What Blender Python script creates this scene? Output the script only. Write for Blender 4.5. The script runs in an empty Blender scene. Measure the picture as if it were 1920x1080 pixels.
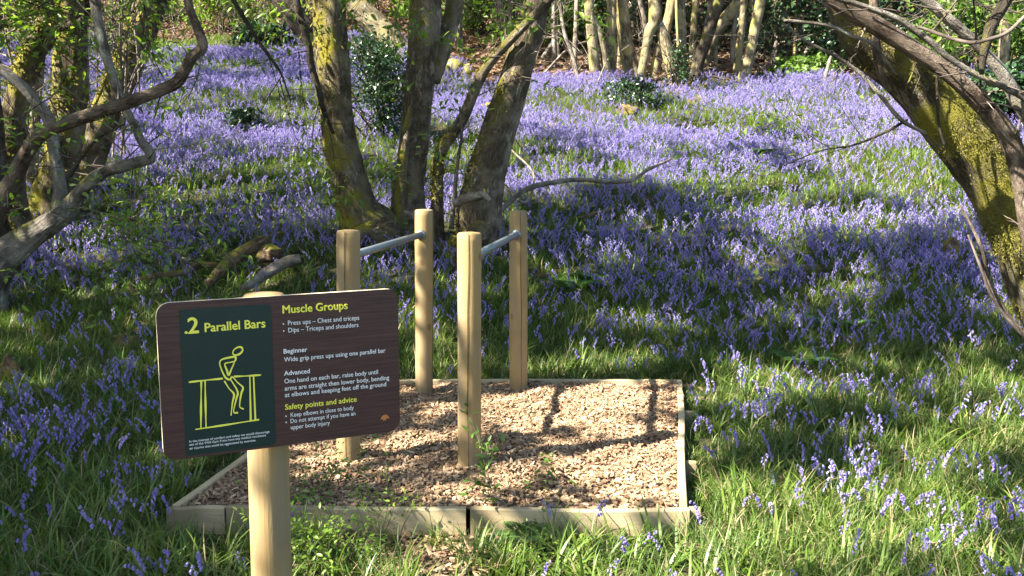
import bpy, math, random
import numpy as np
from mathutils import Vector, Matrix, noise as mnoise

# ------------------------------------------------------------------ camera, world, sun, exposure
C = bpy.context.scene.collection
SC = bpy.context.scene
F, CZ = 1732.0, 1.66                       # focal length in photo pixels, eye height in metres
PITCH = math.atan((540 - 302) / F)
cp, sp = math.cos(PITCH), math.sin(PITCH)
cam = bpy.data.objects.new('camera', bpy.data.cameras.new('camera')); C.objects.link(cam)
cam.location = (0, 0, CZ); cam.rotation_euler = (math.pi / 2 - PITCH, 0, 0)
cam.data.sensor_width = 36; cam.data.lens = F / 1920 * 36; cam.data.clip_end = 500; cam.data.clip_start = 0.05
SC.camera = cam
SUN_EL = math.radians(44)
_h = Vector((-0.88, -0.40, 0)).normalized()
S = Vector((_h.x * math.cos(SUN_EL), _h.y * math.cos(SUN_EL), math.sin(SUN_EL)))   # towards the sun
w = bpy.data.worlds.new('World'); SC.world = w; w.use_nodes = True
nt = w.node_tree; bg = nt.nodes['Background']; sky = nt.nodes.new('ShaderNodeTexSky')
sky.sky_type = 'NISHITA'; sky.sun_disc = False; sky.sun_elevation = SUN_EL
sky.sun_rotation = math.atan2(S.x, S.y)
nt.links.new(sky.outputs[0], bg.inputs[0]); bg.inputs[1].default_value = 0.06
sun = bpy.data.objects.new('sun', bpy.data.lights.new('sun', 'SUN')); C.objects.link(sun)
sun.data.energy = 5.0; sun.data.angle = math.radians(0.5); sun.data.color = (1, 0.93, 0.80)
sun.rotation_euler = S.to_track_quat('Z', 'Y').to_euler(); sun.location = (-10, -5, 15)
SC.view_settings.view_transform = 'Standard'; SC.view_settings.look = 'None'
SC.view_settings.exposure = 2.75; SC.view_settings.gamma = 1; SC.view_settings.use_curve_mapping = False

R = random.Random(7); NR = np.random.default_rng(11)

# ------------------------------------------------------------------ ground shape and pixel helpers
def hgt(x, y):
    x = np.asarray(x, float); y = np.asarray(y, float)
    t = np.clip((y - 7.0) / 0.7, -30, 60)
    b = 0.24 * 0.7 * np.log1p(np.exp(t))
    m = np.clip((y - 6.9) / 3, 0, 1) + 0.25 * np.clip((3.9 - y) / 0.6, 0, 1) + 0.3 * np.clip((np.abs(x) - 1.8) / 1, 0, 1)
    m = np.minimum(m, 1)
    n = (0.05 * np.sin(x * 1.1 + 0.6 * np.sin(y * 0.7)) * np.cos(y * 0.9 + 1) + 0.03 * np.sin(x * 2.7 + y * 1.3)
         + 0.015 * np.sin(x * 5.1 - y * 4.3) + 0.10 * np.sin(x * 0.33 + 1.0) * np.sin(y * 0.27))
    return b + n * m
def H(x, y): return float(hgt(x, y))
def ray(px, py):
    a = (px - 960) / F; b = (540 - py) / F
    return Vector((a, cp + b * sp, -sp + b * cp))
def PY(px, py, Y):
    r = ray(px, py); return r * (Y / r.y) + Vector((0, 0, CZ))
def G(px, py):                              # where the line of sight meets the ground
    r = ray(px, py); t = 1.5
    o = Vector((0, 0, CZ))
    while t < 90:
        p = o + r * t
        if p.z <= H(p.x, p.y): break
        t *= 1.004
    return Vector((p.x, p.y, H(p.x, p.y)))
def proj(P):
    P = np.asarray(P, float); d = P - np.array([0, 0, CZ])
    z = d[..., 1] * cp - d[..., 2] * sp
    zz = np.where(np.abs(z) < 1e-3, 1e-3, z)
    return 960 + F * d[..., 0] / zz, 540 - F * (d[..., 1] * sp + d[..., 2] * cp) / zz, z

BED = [(-1.504, 3.995), (0.746, 3.969), (1.172, 6.401), (-1.112, 6.38)]
def in_bed(x, y, g=0.0):
    t = (y - 3.985) / (6.39 - 3.985)
    return (y > 3.985 - g) & (y < 6.39 + g) & (x > -1.504 + 0.392 * t - g) & (x < 0.746 + 0.426 * t + g)

# ------------------------------------------------------------------ object helpers
def tag(o, label=None, cat=None, group=None, kind=None):
    for k, v in (('label', label), ('category', cat), ('group', group), ('kind', kind)):
        if v: o[k] = v
    return o
def empty(name, loc, label=None, cat=None, group=None):
    o = bpy.data.objects.new(name, None); C.objects.link(o); o.location = loc; o.empty_display_size = 0.1
    return tag(o, label, cat, group)
def mesh(name, V, Fs, mats, mi=None, smooth=True, attr=None):
    V = np.asarray(V, np.float32).reshape(-1, 3)
    if not isinstance(Fs, list) or (Fs and not isinstance(Fs[0], np.ndarray)): Fs = [np.asarray(f, np.int32).reshape(1, -1) for f in Fs] if isinstance(Fs, list) else [Fs]
    me = bpy.data.meshes.new(name)
    me.vertices.add(len(V)); me.vertices.foreach_set('co', V.ravel())
    L = np.concatenate([f.ravel() for f in Fs]).astype(np.int32)
    cnt = np.concatenate([np.full(len(f), f.shape[1], np.int32) for f in Fs])
    me.loops.add(len(L)); me.loops.foreach_set('vertex_index', L)
    me.polygons.add(len(cnt)); st = np.zeros(len(cnt), np.int32); st[1:] = np.cumsum(cnt)[:-1]
    me.polygons.foreach_set('loop_start', st); me.polygons.foreach_set('loop_total', cnt)
    for m in (mats if isinstance(mats, (list, tuple)) else [mats]): me.materials.append(m)
    if mi is not None: me.polygons.foreach_set('material_index', np.asarray(mi, np.int32))
    me.polygons.foreach_set('use_smooth', np.full(len(cnt), smooth))
    if attr is not None:
        a = me.attributes.new('bark', 'FLOAT_VECTOR', 'POINT'); a.data.foreach_set('vector', np.asarray(attr, np.float32).ravel())
    me.update(calc_edges=True); me.validate()
    return me
def link(name, me, parent=None, origin=None):
    o = bpy.data.objects.new(name, me); C.objects.link(o)
    if parent is not None:
        o.parent = parent
        o.matrix_parent_inverse = Matrix.Translation(-Vector(parent.location)) if parent.type == 'EMPTY' and parent.parent is None and tuple(parent.rotation_euler) == (0, 0, 0) else Matrix()
    return o
class MB:                                   # collects pieces that become ONE mesh object
    def __init__(s): s.V = []; s.F = []; s.A = []; s.M = []; s.n = 0
    def add(s, V, Fs, A=None, m=0):
        V = np.asarray(V, float).reshape(-1, 3)
        if isinstance(Fs, np.ndarray): Fs = [Fs]
        for f in Fs: s.F.append(np.asarray(f, np.int32) + s.n); s.M.append(np.full(len(f), m))
        s.V.append(V); s.A.append(np.asarray(A, float) if A is not None else V * 1.0); s.n += len(V)
    def box(s, c, sz, rz=0, m=0):
        x, y, z = sz[0] / 2, sz[1] / 2, sz[2] / 2
        v = np.array([(a * x, b * y, c_ * z) for a in (-1, 1) for b in (-1, 1) for c_ in (-1, 1)])
        cr, sr = math.cos(rz), math.sin(rz)
        v = np.c_[v[:, 0] * cr - v[:, 1] * sr, v[:, 0] * sr + v[:, 1] * cr, v[:, 2]] + np.array(c)
        s.add(v, np.array([(0, 1, 3, 2), (4, 6, 7, 5), (0, 4, 5, 1), (2, 3, 7, 6), (0, 2, 6, 4), (1, 5, 7, 3)]), m=m)
    def build(s, name, mats, parent=None, smooth=True):
        me = mesh(name, np.concatenate(s.V), s.F, mats, np.concatenate(s.M), smooth, np.concatenate(s.A))
        return link(name, me, parent)

def spline(P, n):
    P = np.asarray(P, float); k = len(P)
    if k == 2: return np.array([P[0] + (P[1] - P[0]) * t for t in np.linspace(0, 1, n)])
    E = np.vstack([2 * P[0] - P[1], P, 2 * P[-1] - P[-2]])
    out = []
    for u in np.linspace(0, k - 1 - 1e-6, n):
        i = int(u); t = u - i; a, b, c, d = E[i], E[i + 1], E[i + 2], E[i + 3]
        out.append(0.5 * (2 * b + (c - a) * t + (2 * a - 5 * b + 4 * c - d) * t * t + (3 * b - a - 3 * c + d) * t ** 3))
    return np.array(out)
def tube(P, r, segs=8, rings=None, rough=0.0, rs=3.0, ridges=0.0, capend=True, seed=0):
    P = np.asarray(P, float); r = np.asarray(r, float) * np.ones(len(P))
    if rings: q = spline(np.c_[P, r], rings); P, r = q[:, :3], np.maximum(q[:, 3], 1e-4)
    n = len(P); T = np.gradient(P, axis=0); T /= np.linalg.norm(T, axis=1)[:, None] + 1e-9
    ln = np.r_[0, np.cumsum(np.linalg.norm(np.diff(P, axis=0), axis=1))]
    ref = np.array([0, 1, 0.01]) if abs(T[0][1]) < 0.8 else np.array([1, 0, 0.01])
    u = np.cross(T[0], ref); u /= np.linalg.norm(u)
    th = np.linspace(0, 2 * math.pi, segs, endpoint=False); ct, stt = np.cos(th), np.sin(th)
    V = np.zeros((n, segs, 3)); A = np.zeros((n, segs, 3))
    for i in range(n):
        u = u - T[i] * np.dot(u, T[i]); u /= np.linalg.norm(u) + 1e-9; v = np.cross(T[i], u)
        k = np.ones(segs)
        if rough or ridges:
            for j in range(segs):
                q = (ct[j] * rs * 0.5 + seed * 3.1, stt[j] * rs * 0.5, ln[i] * rs * 0.6)
                k[j] += rough * mnoise.fractal(q, 0.8, 2.0, 3)
                if ridges:
                    q2 = (ct[j] * 4.2 + seed, stt[j] * 4.2, ln[i] * 1.3)
                    k[j] += ridges * (abs(mnoise.noise(q2)) * 2 - 0.5)
        V[i] = P[i] + r[i] * (k * ct)[:, None] * u + r[i] * (k * stt)[:, None] * v
        A[i] = np.c_[r[i] * ct + seed, r[i] * stt, np.full(segs, ln[i])]
    idx = np.arange(n * segs).reshape(n, segs); a = idx[:-1]; b = np.roll(idx, -1, 1)[:-1]; c = np.roll(idx, -1, 1)[1:]; d = idx[1:]
    Fq = [np.stack([a, b, c, d], -1).reshape(-1, 4)]
    Vv, Aa = V.reshape(-1, 3), A.reshape(-1, 3)
    if capend:
        Vv = np.vstack([Vv, P[-1], P[0]]); Aa = np.vstack([Aa, [seed, 0, ln[-1]], [seed, 0, 0]]); e = n * segs
        l = idx[-1]; f0 = idx[0]
        Fq.append(np.stack([l, np.roll(l, -1), np.full(segs, e)], -1)); Fq.append(np.stack([np.roll(f0, -1), f0, np.full(segs, e + 1)], -1))
    return Vv, Fq, Aa
def leaves(P, D, N, L, W, detail=False, droop=0.15):
    P, D, N = (np.asarray(q, float) for q in (P, D, N)); n = len(P)
    L = np.asarray(L) * np.ones(n); W = np.asarray(W) * np.ones(n)
    D = D / (np.linalg.norm(D, axis=1)[:, None] + 1e-9); X = np.cross(D, N); X /= np.linalg.norm(X, axis=1)[:, None] + 1e-9
    Z = np.cross(X, D); l = L[:, None]; wv = W[:, None]
    if not detail:
        V = np.stack([P, P + D * l * .45 + X * wv * .5 + Z * wv * .12, P + D * l - Z * l * droop, P + D * l * .45 - X * wv * .5 + Z * wv * .12], 1)
        b = np.arange(n)[:, None] * 4
        return V.reshape(-1, 3), [np.hstack([b, b + 1, b + 2]), np.hstack([b, b + 2, b + 3])]
    V = np.stack([P, P + D * l * .3 + X * wv * .46 + Z * wv * .15, P + D * l * .68 + X * wv * .38 + Z * (wv * .1 - l * droop * .4),
                  P + D * l - Z * l * droop, P + D * l * .68 - X * wv * .38 + Z * (wv * .1 - l * droop * .4), P + D * l * .3 - X * wv * .46 + Z * wv * .15,
                  P + D * l * .35, P + D * l * .7 - Z * l * droop * .5], 1)
    b = np.arange(n)[:, None] * 8
    return V.reshape(-1, 3), [np.hstack([b, b + 1, b + 6]), np.hstack([b, b + 6, b + 5]), np.hstack([b + 1, b + 2, b + 7, b + 6]),
                              np.hstack([b + 6, b + 7, b + 4, b + 5]), np.hstack([b + 2, b + 3, b + 7]), np.hstack([b + 7, b + 3, b + 4])]
def rnd_unit(n):
    v = NR.normal(size=(n, 3)); return v / np.linalg.norm(v, axis=1)[:, None]

# ------------------------------------------------------------------ materials
class NT:
    def __init__(s, name):
        s.m = bpy.data.materials.new(name); s.m.use_nodes = True; s.t = s.m.node_tree; s.t.nodes.clear()
        s.out = s.t.nodes.new('ShaderNodeOutputMaterial')
    def n(s, typ, **kw):
        nd = s.t.nodes.new('ShaderNode' + typ)
        for k, v in kw.items():
            if k.startswith('i_'):
                key = k[2:]; key = int(key) if key.isdigit() else key.replace('_', ' ')
                sock = nd.inputs[key]
                if isinstance(v, bpy.types.NodeSocket): s.t.links.new(v, sock)
                else: sock.default_value = v
            else: setattr(nd, k, v)
        return nd
    def math(s, op, a, b=0.0, clamp=False):
        nd = s.t.nodes.new('ShaderNodeMath'); nd.operation = op; nd.use_clamp = clamp
        for i, v in enumerate((a, b)):
            if isinstance(v, bpy.types.NodeSocket): s.t.links.new(v, nd.inputs[i])
            else: nd.inputs[i].default_value = v
        return nd.outputs[0]
    def ramp(s, fac, stops):
        nd = s.t.nodes.new('ShaderNodeValToRGB'); e = nd.color_ramp.elements
        while len(e) < len(stops): e.new(0.5)
        for q, (p, c) in zip(e, stops): q.position = p; q.color = (*c, 1) if len(c) == 3 else c
        s.t.links.new(fac, nd.inputs[0]); return nd.outputs[0]
    def mix(s, fac, a, b):
        nd = s.t.nodes.new('ShaderNodeMix'); nd.data_type = 'RGBA'
        for k, v in ((0, fac), (6, a), (7, b)):
            if isinstance(v, bpy.types.NodeSocket): s.t.links.new(v, nd.inputs[k])
            else: nd.inputs[k].default_value = (*v, 1) if isinstance(v, tuple) and len(v) == 3 else v
        return nd.outputs[2]
    def vec(s, v, scale):
        nd = s.n('Mapping', i_Scale=scale); s.t.links.new(v, nd.inputs[0]); return nd.outputs[0]
    def noise(s, v, scale, detail=4, rough=0.55):
        nd = s.n('TexNoise', i_Scale=scale, i_Detail=detail, i_Roughness=rough)
        if v is not None: s.t.links.new(v, nd.inputs['Vector'])
        return nd.outputs[0]
    def bump(s, h, strength, dist=0.01):
        return s.n('Bump', i_Strength=strength, i_Distance=dist, i_Height=h).outputs[0]
    def princ(s, col, rough=0.8, normal=None, spec=0.3, **kw):
        nd = s.n('BsdfPrincipled', i_Roughness=rough, **{'i_Specular IOR Level': spec}, **kw)
        if isinstance(col, bpy.types.NodeSocket): s.t.links.new(col, nd.inputs['Base Color'])
        else: nd.inputs['Base Color'].default_value = (*col, 1)
        if normal is not None: s.t.links.new(normal, nd.inputs['Normal'])
        return nd.outputs[0]
    def done(s, sh): s.t.links.new(sh, s.out.inputs[0]); return s.m
def leafmat(name, cols, trans=0.4, rough=0.45, spec=0.4, inst=False, tint=(1.1, 1.15, 0.6)):
    q = NT(name)
    rnd = q.n('ObjectInfo').outputs['Random'] if inst else q.n('NewGeometry').outputs['Random Per Island']
    if inst:
        isl = q.n('NewGeometry').outputs['Random Per Island']; rnd = q.math('ADD', q.math('MULTIPLY', rnd, 0.55), q.math('MULTIPLY', isl, 0.45))
    pos = q.n('NewGeometry').outputs['Position']
    nz = q.noise(pos, 0.9, 2)
    f = q.math('ADD', q.math('MULTIPLY', rnd, 0.7), q.math('MULTIPLY', nz, 0.35), True)
    k = len(cols); col = q.ramp(f, [(0.1 + 0.8 * i / (k - 1), c) for i, c in enumerate(cols)])
    fine = q.noise(pos, 60, 3); col = q.mix(q.math('MULTIPLY', fine, 0.35), col, tuple(c * 0.6 for c in cols[0]))
    p = q.princ(col, rough, None, spec)
    tc = q.n('MixRGB', blend_type='MULTIPLY', i_0=1.0, i_1=col, i_2=(*tint, 1)).outputs[0]
    tr = q.n('BsdfTranslucent', i_Color=tc).outputs[0]
    mx = q.n('MixShader', i_0=trans); q.t.links.new(p, mx.inputs[1]); q.t.links.new(tr, mx.inputs[2])
    return q.done(mx.outputs[0])
def bark(name, c1, c2, moss=(0.13, 0.12, 0.015), amt=0.0, mdir=(-0.7, -0.3, 0.6), scale=22, bump=0.8, moss2=(0.06, 0.07, 0.012)):
    q = NT(name); at = q.n('Attribute', attribute_name='bark').outputs['Vector']; g = q.n('NewGeometry')
    av = q.vec(at, (1, 1, 0.22)); n1 = q.noise(av, scale, 6, 0.65); n2 = q.noise(at, 4.0, 4); n3 = q.noise(at, 90, 3, 0.7)
    rid = q.math('ABSOLUTE', q.math('SUBTRACT', n1, 0.5)); rid = q.math('MULTIPLY', rid, 7, True); n5 = q.noise(q.vec(at, (1, 1, 0.5)), 9, 5, 0.7)
    bc = q.mix(rid, tuple(c * 0.22 for c in c1), c1); bc = q.mix(q.ramp(n2, [(0.42, (0, 0, 0)), (0.62, (1, 1, 1))]), bc, c2)
    bc = q.mix(q.math('MULTIPLY', n3, 0.5), bc, tuple(c * 0.5 for c in c1)); bc = q.mix(q.ramp(n5, [(0.56, (0, 0, 0)), (0.68, (.75, .75, .75))]), bc, tuple(min(.5, c * 1.5 + .03) for c in c2)); bc = q.mix(q.ramp(n5, [(0.30, (.7, .7, .7)), (0.42, (0, 0, 0))]), bc, tuple(c * .3 for c in c1))
    dt = q.n('VectorMath', operation='DOT_PRODUCT', i_1=Vector(mdir).normalized()); q.t.links.new(g.outputs['Normal'], dt.inputs[0])
    mf = q.math('ADD', q.math('ADD', q.math('MULTIPLY', dt.outputs['Value'], 0.35), q.math('MULTIPLY', q.math('SUBTRACT', n2, 0.5), 2.2)), amt)
    mf = q.math('ADD', mf, q.math('MULTIPLY', q.math('SUBTRACT', n3, 0.5), 0.7)); mf = q.ramp(mf, [(0.25, (0, 0, 0)), (0.6, (1, 1, 1))])
    n4 = q.noise(at, 14, 5, 0.7); mc = q.mix(n4, moss2, moss); mc = q.mix(q.math('MULTIPLY', n3, 0.8), mc, tuple(c * 1.3 for c in moss))
    col = q.mix(mf, bc, mc)
    hb = q.math('ADD', q.math('MULTIPLY', rid, 0.8), q.math('MULTIPLY', n3, 0.35)); hm = q.math('ADD', n4, n3)
    hh = q.n('Mix', data_type='FLOAT'); q.t.links.new(mf, hh.inputs[0]); q.t.links.new(hb, hh.inputs[2]); q.t.links.new(hm, hh.inputs[3])
    return q.done(q.princ(col, 0.92, q.bump(hh.outputs[0], bump, 0.03), 0.12))
def timber(name, c1, c2, dark, scale=1.0, knots=True):
    q = NT(name); at = q.n('Attribute', attribute_name='bark').outputs['Vector']
    n1 = q.noise(q.vec(at, (1, 1, 0.04)), 70 * scale, 5, 0.6); n2 = q.noise(at, 5, 4); n3 = q.noise(q.vec(at, (1, 1, 0.15)), 160, 3)
    col = q.mix(n1, c1, c2); col = q.mix(q.ramp(n2, [(0.45, (0, 0, 0)), (0.75, (.6, .6, .6))]), col, tuple(c * 0.72 for c in c1))
    if knots:
        vo = q.n('TexVoronoi', i_Scale=6.0); q.t.links.new(q.vec(at, (1, 1, 0.8)), vo.inputs['Vector'])
        k = q.ramp(vo.outputs['Distance'], [(0.07, (1, 1, 1)), (0.15, (0, 0, 0))]); col = q.mix(q.math('MULTIPLY', k, 0.8), col, dark)
    if knots:
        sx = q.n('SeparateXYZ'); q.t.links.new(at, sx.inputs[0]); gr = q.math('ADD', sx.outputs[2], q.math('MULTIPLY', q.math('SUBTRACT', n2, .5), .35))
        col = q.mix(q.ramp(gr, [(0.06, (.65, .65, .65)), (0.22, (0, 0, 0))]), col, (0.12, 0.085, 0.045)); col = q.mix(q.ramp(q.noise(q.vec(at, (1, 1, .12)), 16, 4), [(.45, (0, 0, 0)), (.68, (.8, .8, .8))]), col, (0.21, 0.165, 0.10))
    return q.done(q.princ(col, 0.75, q.bump(q.math('ADD', n1, q.math('MULTIPLY', n3, 0.5)), 0.35, 0.004), 0.25))
def flat(name, col, rough=0.5, spec=0.4, metallic=0.0, var=0.15, vs=40, bump=0.0):
    q = NT(name); n1 = q.noise(q.n('TexCoord').outputs['Object'], vs, 4)
    c = q.mix(q.math('MULTIPLY', n1, var * 2), col, tuple(v * (0.55) for v in col))
    return q.done(q.princ(c, rough, q.bump(n1, bump, 0.004) if bump else None, spec, i_Metallic=metallic))

M = {}
M['grass'] = leafmat('grass_blade', [(0.034, 0.075, 0.012), (0.075, 0.14, 0.020), (0.14, 0.20, 0.036)], 0.42, 0.5, 0.35, True)
M['strap'] = leafmat('bluebell_leaf', [(0.05, 0.10, 0.016), (0.11, 0.18, 0.028), (0.20, 0.26, 0.05)], 0.42, 0.42, 0.4, True)
M['dry'] = leafmat('dry_grass', [(0.24, 0.19, 0.10), (0.34, 0.28, 0.15)], 0.25, 0.6, 0.3, True, (1, 0.9, 0.6))
M['petal'] = leafmat('bluebell_petal', [(0.18, 0.135, 0.43), (0.30, 0.245, 0.57), (0.51, 0.455, 0.74)], 0.4, 0.5, 0.3, True, (1.0, 0.92, 1.1))
M['stalk'] = leafmat('flower_stalk', [(0.05, 0.09, 0.03), (0.09, 0.13, 0.05)], 0.15, 0.5, 0.3, True)
M['fresh'] = leafmat('fresh_leaf', [(0.075, 0.15, 0.018), (0.15, 0.25, 0.03), (0.24, 0.33, 0.05)], 0.5, 0.4, 0.4)
M['canopy'] = leafmat('crown_leaf', [(0.045, 0.10, 0.015), (0.09, 0.165, 0.025), (0.14, 0.21, 0.04)], 0.35, 0.45, 0.4)
M['holly'] = leafmat('holly_leaf', [(0.012, 0.035, 0.012), (0.025, 0.06, 0.018), (0.04, 0.085, 0.03)], 0.1, 0.36, 0.5)
M['fern'] = leafmat('fern_frond', [(0.06, 0.14, 0.03), (0.12, 0.22, 0.05)], 0.4, 0.5, 0.3)
M['deadleaf'] = leafmat('dead_leaf', [(0.075, 0.045, 0.028), (0.16, 0.10, 0.062), (0.28, 0.19, 0.12)], 0.15, 0.7, 0.2, True, (1, .8, .5))
M['coppice'] = bark('bark_brown', (0.23, 0.18, 0.125), (0.35, 0.295, 0.225), amt=0.05, moss=(0.16, 0.14, 0.02), scale=26, bump=1.0)
M['mossy'] = bark('bark_mossy', (0.20, 0.155, 0.10), (0.30, 0.25, 0.18), moss=(0.26, 0.22, 0.03), amt=0.22, scale=24, bump=1.0)
M['grey'] = bark('bark_grey', (0.20, 0.17, 0.14), (0.34, 0.31, 0.27), amt=0.02, scale=20, bump=0.8)
M['strip'] = bark('bark_stringy', (0.21, 0.15, 0.11), (0.28, 0.22, 0.17), amt=-0.2, scale=34, bump=1.0)
M['heavy'] = bark('bark_thick_moss', (0.15, 0.12, 0.08), (0.26, 0.23, 0.17), moss=(0.19, 0.17, 0.03), moss2=(0.06, 0.06, 0.012), amt=0.42, mdir=(0.2, -0.5, 0.8), scale=18, bump=1.0)
M['far'] = bark('bark_olive', (0.22, 0.18, 0.11), (0.33, 0.28, 0.19), moss=(0.27, 0.23, 0.07), moss2=(0.15, 0.135, 0.05), amt=0.08, scale=16, bump=0.5)
M['dark'] = bark('bark_dark', (0.07, 0.055, 0.04), (0.10, 0.085, 0.065), amt=-0.1, scale=24)
M['twig'] = bark('twig_bark', (0.10, 0.075, 0.06), (0.17, 0.14, 0.12), amt=-0.3, scale=30, bump=0.3)
M['log'] = bark('rotten_log', (0.20, 0.13, 0.08), (0.30, 0.21, 0.14), moss=(0.22, 0.19, 0.03), amt=0.22, mdir=(-.3, 0, 1), scale=30)
M['dead'] = bark('dead_wood', (0.28, 0.23, 0.18), (0.38, 0.32, 0.26), amt=-0.5, scale=30)
M['rock'] = bark('mossy_rock', (0.25, 0.22, 0.18), (0.34, 0.30, 0.25), moss=(0.27, 0.23, 0.05), amt=0.3, mdir=(-.3, -.2, 1), scale=9)
M['post'] = timber('post_timber', (0.235, 0.155, 0.062), (0.325, 0.225, 0.10), (0.16, 0.08, 0.03))
M['crack'] = flat('split_timber', (0.07, 0.045, 0.025), 0.9, 0.1)
M['board'] = timber('edging_timber', (0.36, 0.285, 0.16), (0.47, 0.385, 0.235), (0.17, 0.11, 0.06))
M['steel'] = flat('galvanised_steel', (0.19, 0.225, 0.24), 0.48, 0.5, 0.75, 0.25, 60)
M['edge'] = flat('cut_board_edge', (0.62, 0.52, 0.36), 0.6, 0.3)
M['yellow'] = flat('yellow_print', (0.86, 0.80, 0.10), 0.45, var=0.03)
M['white'] = flat('white_print', (0.82, 0.80, 0.78), 0.45, var=0.03)
M['panelgreen'] = flat('dark_green_print', (0.008, 0.028, 0.026), 0.38, 0.4, var=0.3, vs=25)
M['orange'] = flat('orange_print', (0.5, 0.17, 0.05), 0.45)
q = NT('wood_grain_print'); tc = q.n('TexCoord').outputs['Object']
n1 = q.noise(q.vec(tc, (5, 5, 160)), 1.0, 6, 0.7); n2 = q.noise(q.vec(tc, (14, 14, 420)), 1.0, 3); n3 = q.noise(q.vec(tc, (3, 3, 9)), 1.0, 3)
pc = q.mix(q.ramp(n1, [(0.35, (0, 0, 0)), (0.7, (1, 1, 1))]), (0.022, 0.008, 0.008), (0.11, 0.046, 0.040)); pc = q.mix(q.math('MULTIPLY', n2, 0.45), pc, (0.02, 0.009, 0.009)); pc = q.mix(q.math('MULTIPLY', n3, 0.4), pc, (0.09, 0.046, 0.04))
M['print'] = q.done(q.princ(pc, 0.42, None, 0.4))
q = NT('wood_chip'); oi = q.n('ObjectInfo').outputs['Random']; gp = q.n('NewGeometry').outputs['Position']
cc = q.ramp(oi, [(0.0, (0.09, 0.052, 0.03)), (0.25, (0.19, 0.115, 0.068)), (0.55, (0.27, 0.185, 0.105)), (0.85, (0.39, 0.285, 0.17)), (1.0, (0.54, 0.41, 0.28))])
cc = q.mix(q.math('MULTIPLY', q.noise(q.vec(q.n('TexCoord').outputs['Object'], (20, 160, 160)), 1, 3), 0.6), cc, (0.15, 0.09, 0.055))
M['chip'] = q.done(q.princ(cc, 0.85, None, 0.2))
q = NT('chip_layer'); gp = q.n('NewGeometry').outputs['Position']
M['chipbase'] = q.done(q.princ(q.ramp(q.noise(gp, 70, 5), [(0.3, (0.07, 0.04, 0.025)), (0.7, (0.28, 0.18, 0.11))]), 0.95, q.bump(q.noise(gp, 70, 5), 0.8, 0.02), 0.1))
q = NT('woodland_floor'); gp = q.n('NewGeometry').outputs['Position']; lit = q.n('Attribute', attribute_name='litter').outputs['Fac']
n1 = q.noise(gp, 3, 5); n2 = q.noise(gp, 45, 4); n3 = q.noise(gp, 14, 4)
gcol = q.mix(q.ramp(n1, [(0.35, (0, 0, 0)), (0.65, (1, 1, 1))]), (0.055, 0.040, 0.024), (0.035, 0.055, 0.014)); gcol = q.mix(q.math('MULTIPLY', n2, .5), gcol, (0.02, 0.022, 0.009))
lcol = q.ramp(n2, [(0.3, (0.035, 0.025, 0.017)), (0.5, (0.095, 0.063, 0.04)), (0.72, (0.20, 0.135, 0.09))]); lcol = q.mix(q.ramp(n1, [(0.55, (0, 0, 0)), (0.7, (.7, .7, .7))]), lcol, (0.05, 0.07, 0.02))
M['floor'] = q.done(q.princ(q.mix(lit, gcol, lcol), 0.95, q.bump(q.math('ADD', n2, n3), 0.8, 0.04), 0.1))

# ------------------------------------------------------------------ ground
def boundary(x, y):                         # distance at which the bluebells give way to leaf litter
    u = x / np.maximum(y, 1)
    return 21.3 + 9.5 * np.clip((-0.03 - u) / 0.12, 0, 1) + 0.5 * np.sin(x * 1.3) + 0.3 * np.sin(x * 3.1)
xs = np.concatenate([np.arange(-70, -26, 2.2), np.arange(-26, -8, 0.5), np.arange(-8, 8, 0.16), np.arange(8, 26, 0.5), np.arange(26, 71, 2.2)])
ys = np.concatenate([np.arange(-30, 1, 1.5), np.arange(1, 14, 0.16), np.arange(14, 36, 0.35), np.arange(36, 100, 1.6)])
XX, YY = np.meshgrid(xs, ys); ZZ = hgt(XX, YY)
idx = np.arange(XX.size).reshape(XX.shape)
me = mesh('ground', np.stack([XX, YY, ZZ], -1), np.stack([idx[:-1, :-1], idx[:-1, 1:], idx[1:, 1:], idx[1:, :-1]], -1).reshape(-1, 4), M['floor'])
a = me.attributes.new('litter', 'FLOAT', 'POINT')
lt = np.clip((YY - boundary(XX, YY)) / 0.8 + 0.5, 0, 1); pxx, pyy, _ = proj(np.stack([XX, YY, ZZ], -1))
lt = np.maximum(lt, np.where((YY < 4) & (YY > 2), np.exp(-((pxx - 760) / 110) ** 2 - ((pyy - 1045) / 70) ** 2), 0))
a.data.foreach_set('value', lt.ravel().astype(np.float32))
tag(link('ground', me), 'sloping woodland floor under the bluebells and leaf litter', None, None, 'structure')

# ------------------------------------------------------------------ wood chip bed
bed = empty('wood_chip_bed', (-0.18, 5.2, 0), 'square bed of brown wood chips edged with pale timber boards under the parallel bars', 'wood chip bed')
n = 70; U, Vv = np.meshgrid(np.linspace(0, 1, n), np.linspace(0, 1, n))
b = [np.array(q) for q in BED]
XYb = (b[0] * (1 - U)[..., None] + b[1] * U[..., None]) * (1 - Vv)[..., None] + (b[3] * (1 - U)[..., None] + b[2] * U[..., None]) * Vv[..., None]
def chipz(x, y): return 0.092 + 0.012 * np.sin(x * 5.1 + 1) * np.sin(y * 4.3) + 0.007 * np.sin(x * 13 + y * 9) + 0.006 * np.sin(x * 23 - y * 19)
idx = np.arange(n * n).reshape(n, n)
link('chip_layer', mesh('chip_layer', np.dstack([XYb, chipz(XYb[..., 0], XYb[..., 1])]), np.stack([idx[:-1, :-1], idx[:-1, 1:], idx[1:, 1:], idx[1:, :-1]], -1).reshape(-1, 4), M['chipbase']), bed)
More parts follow.
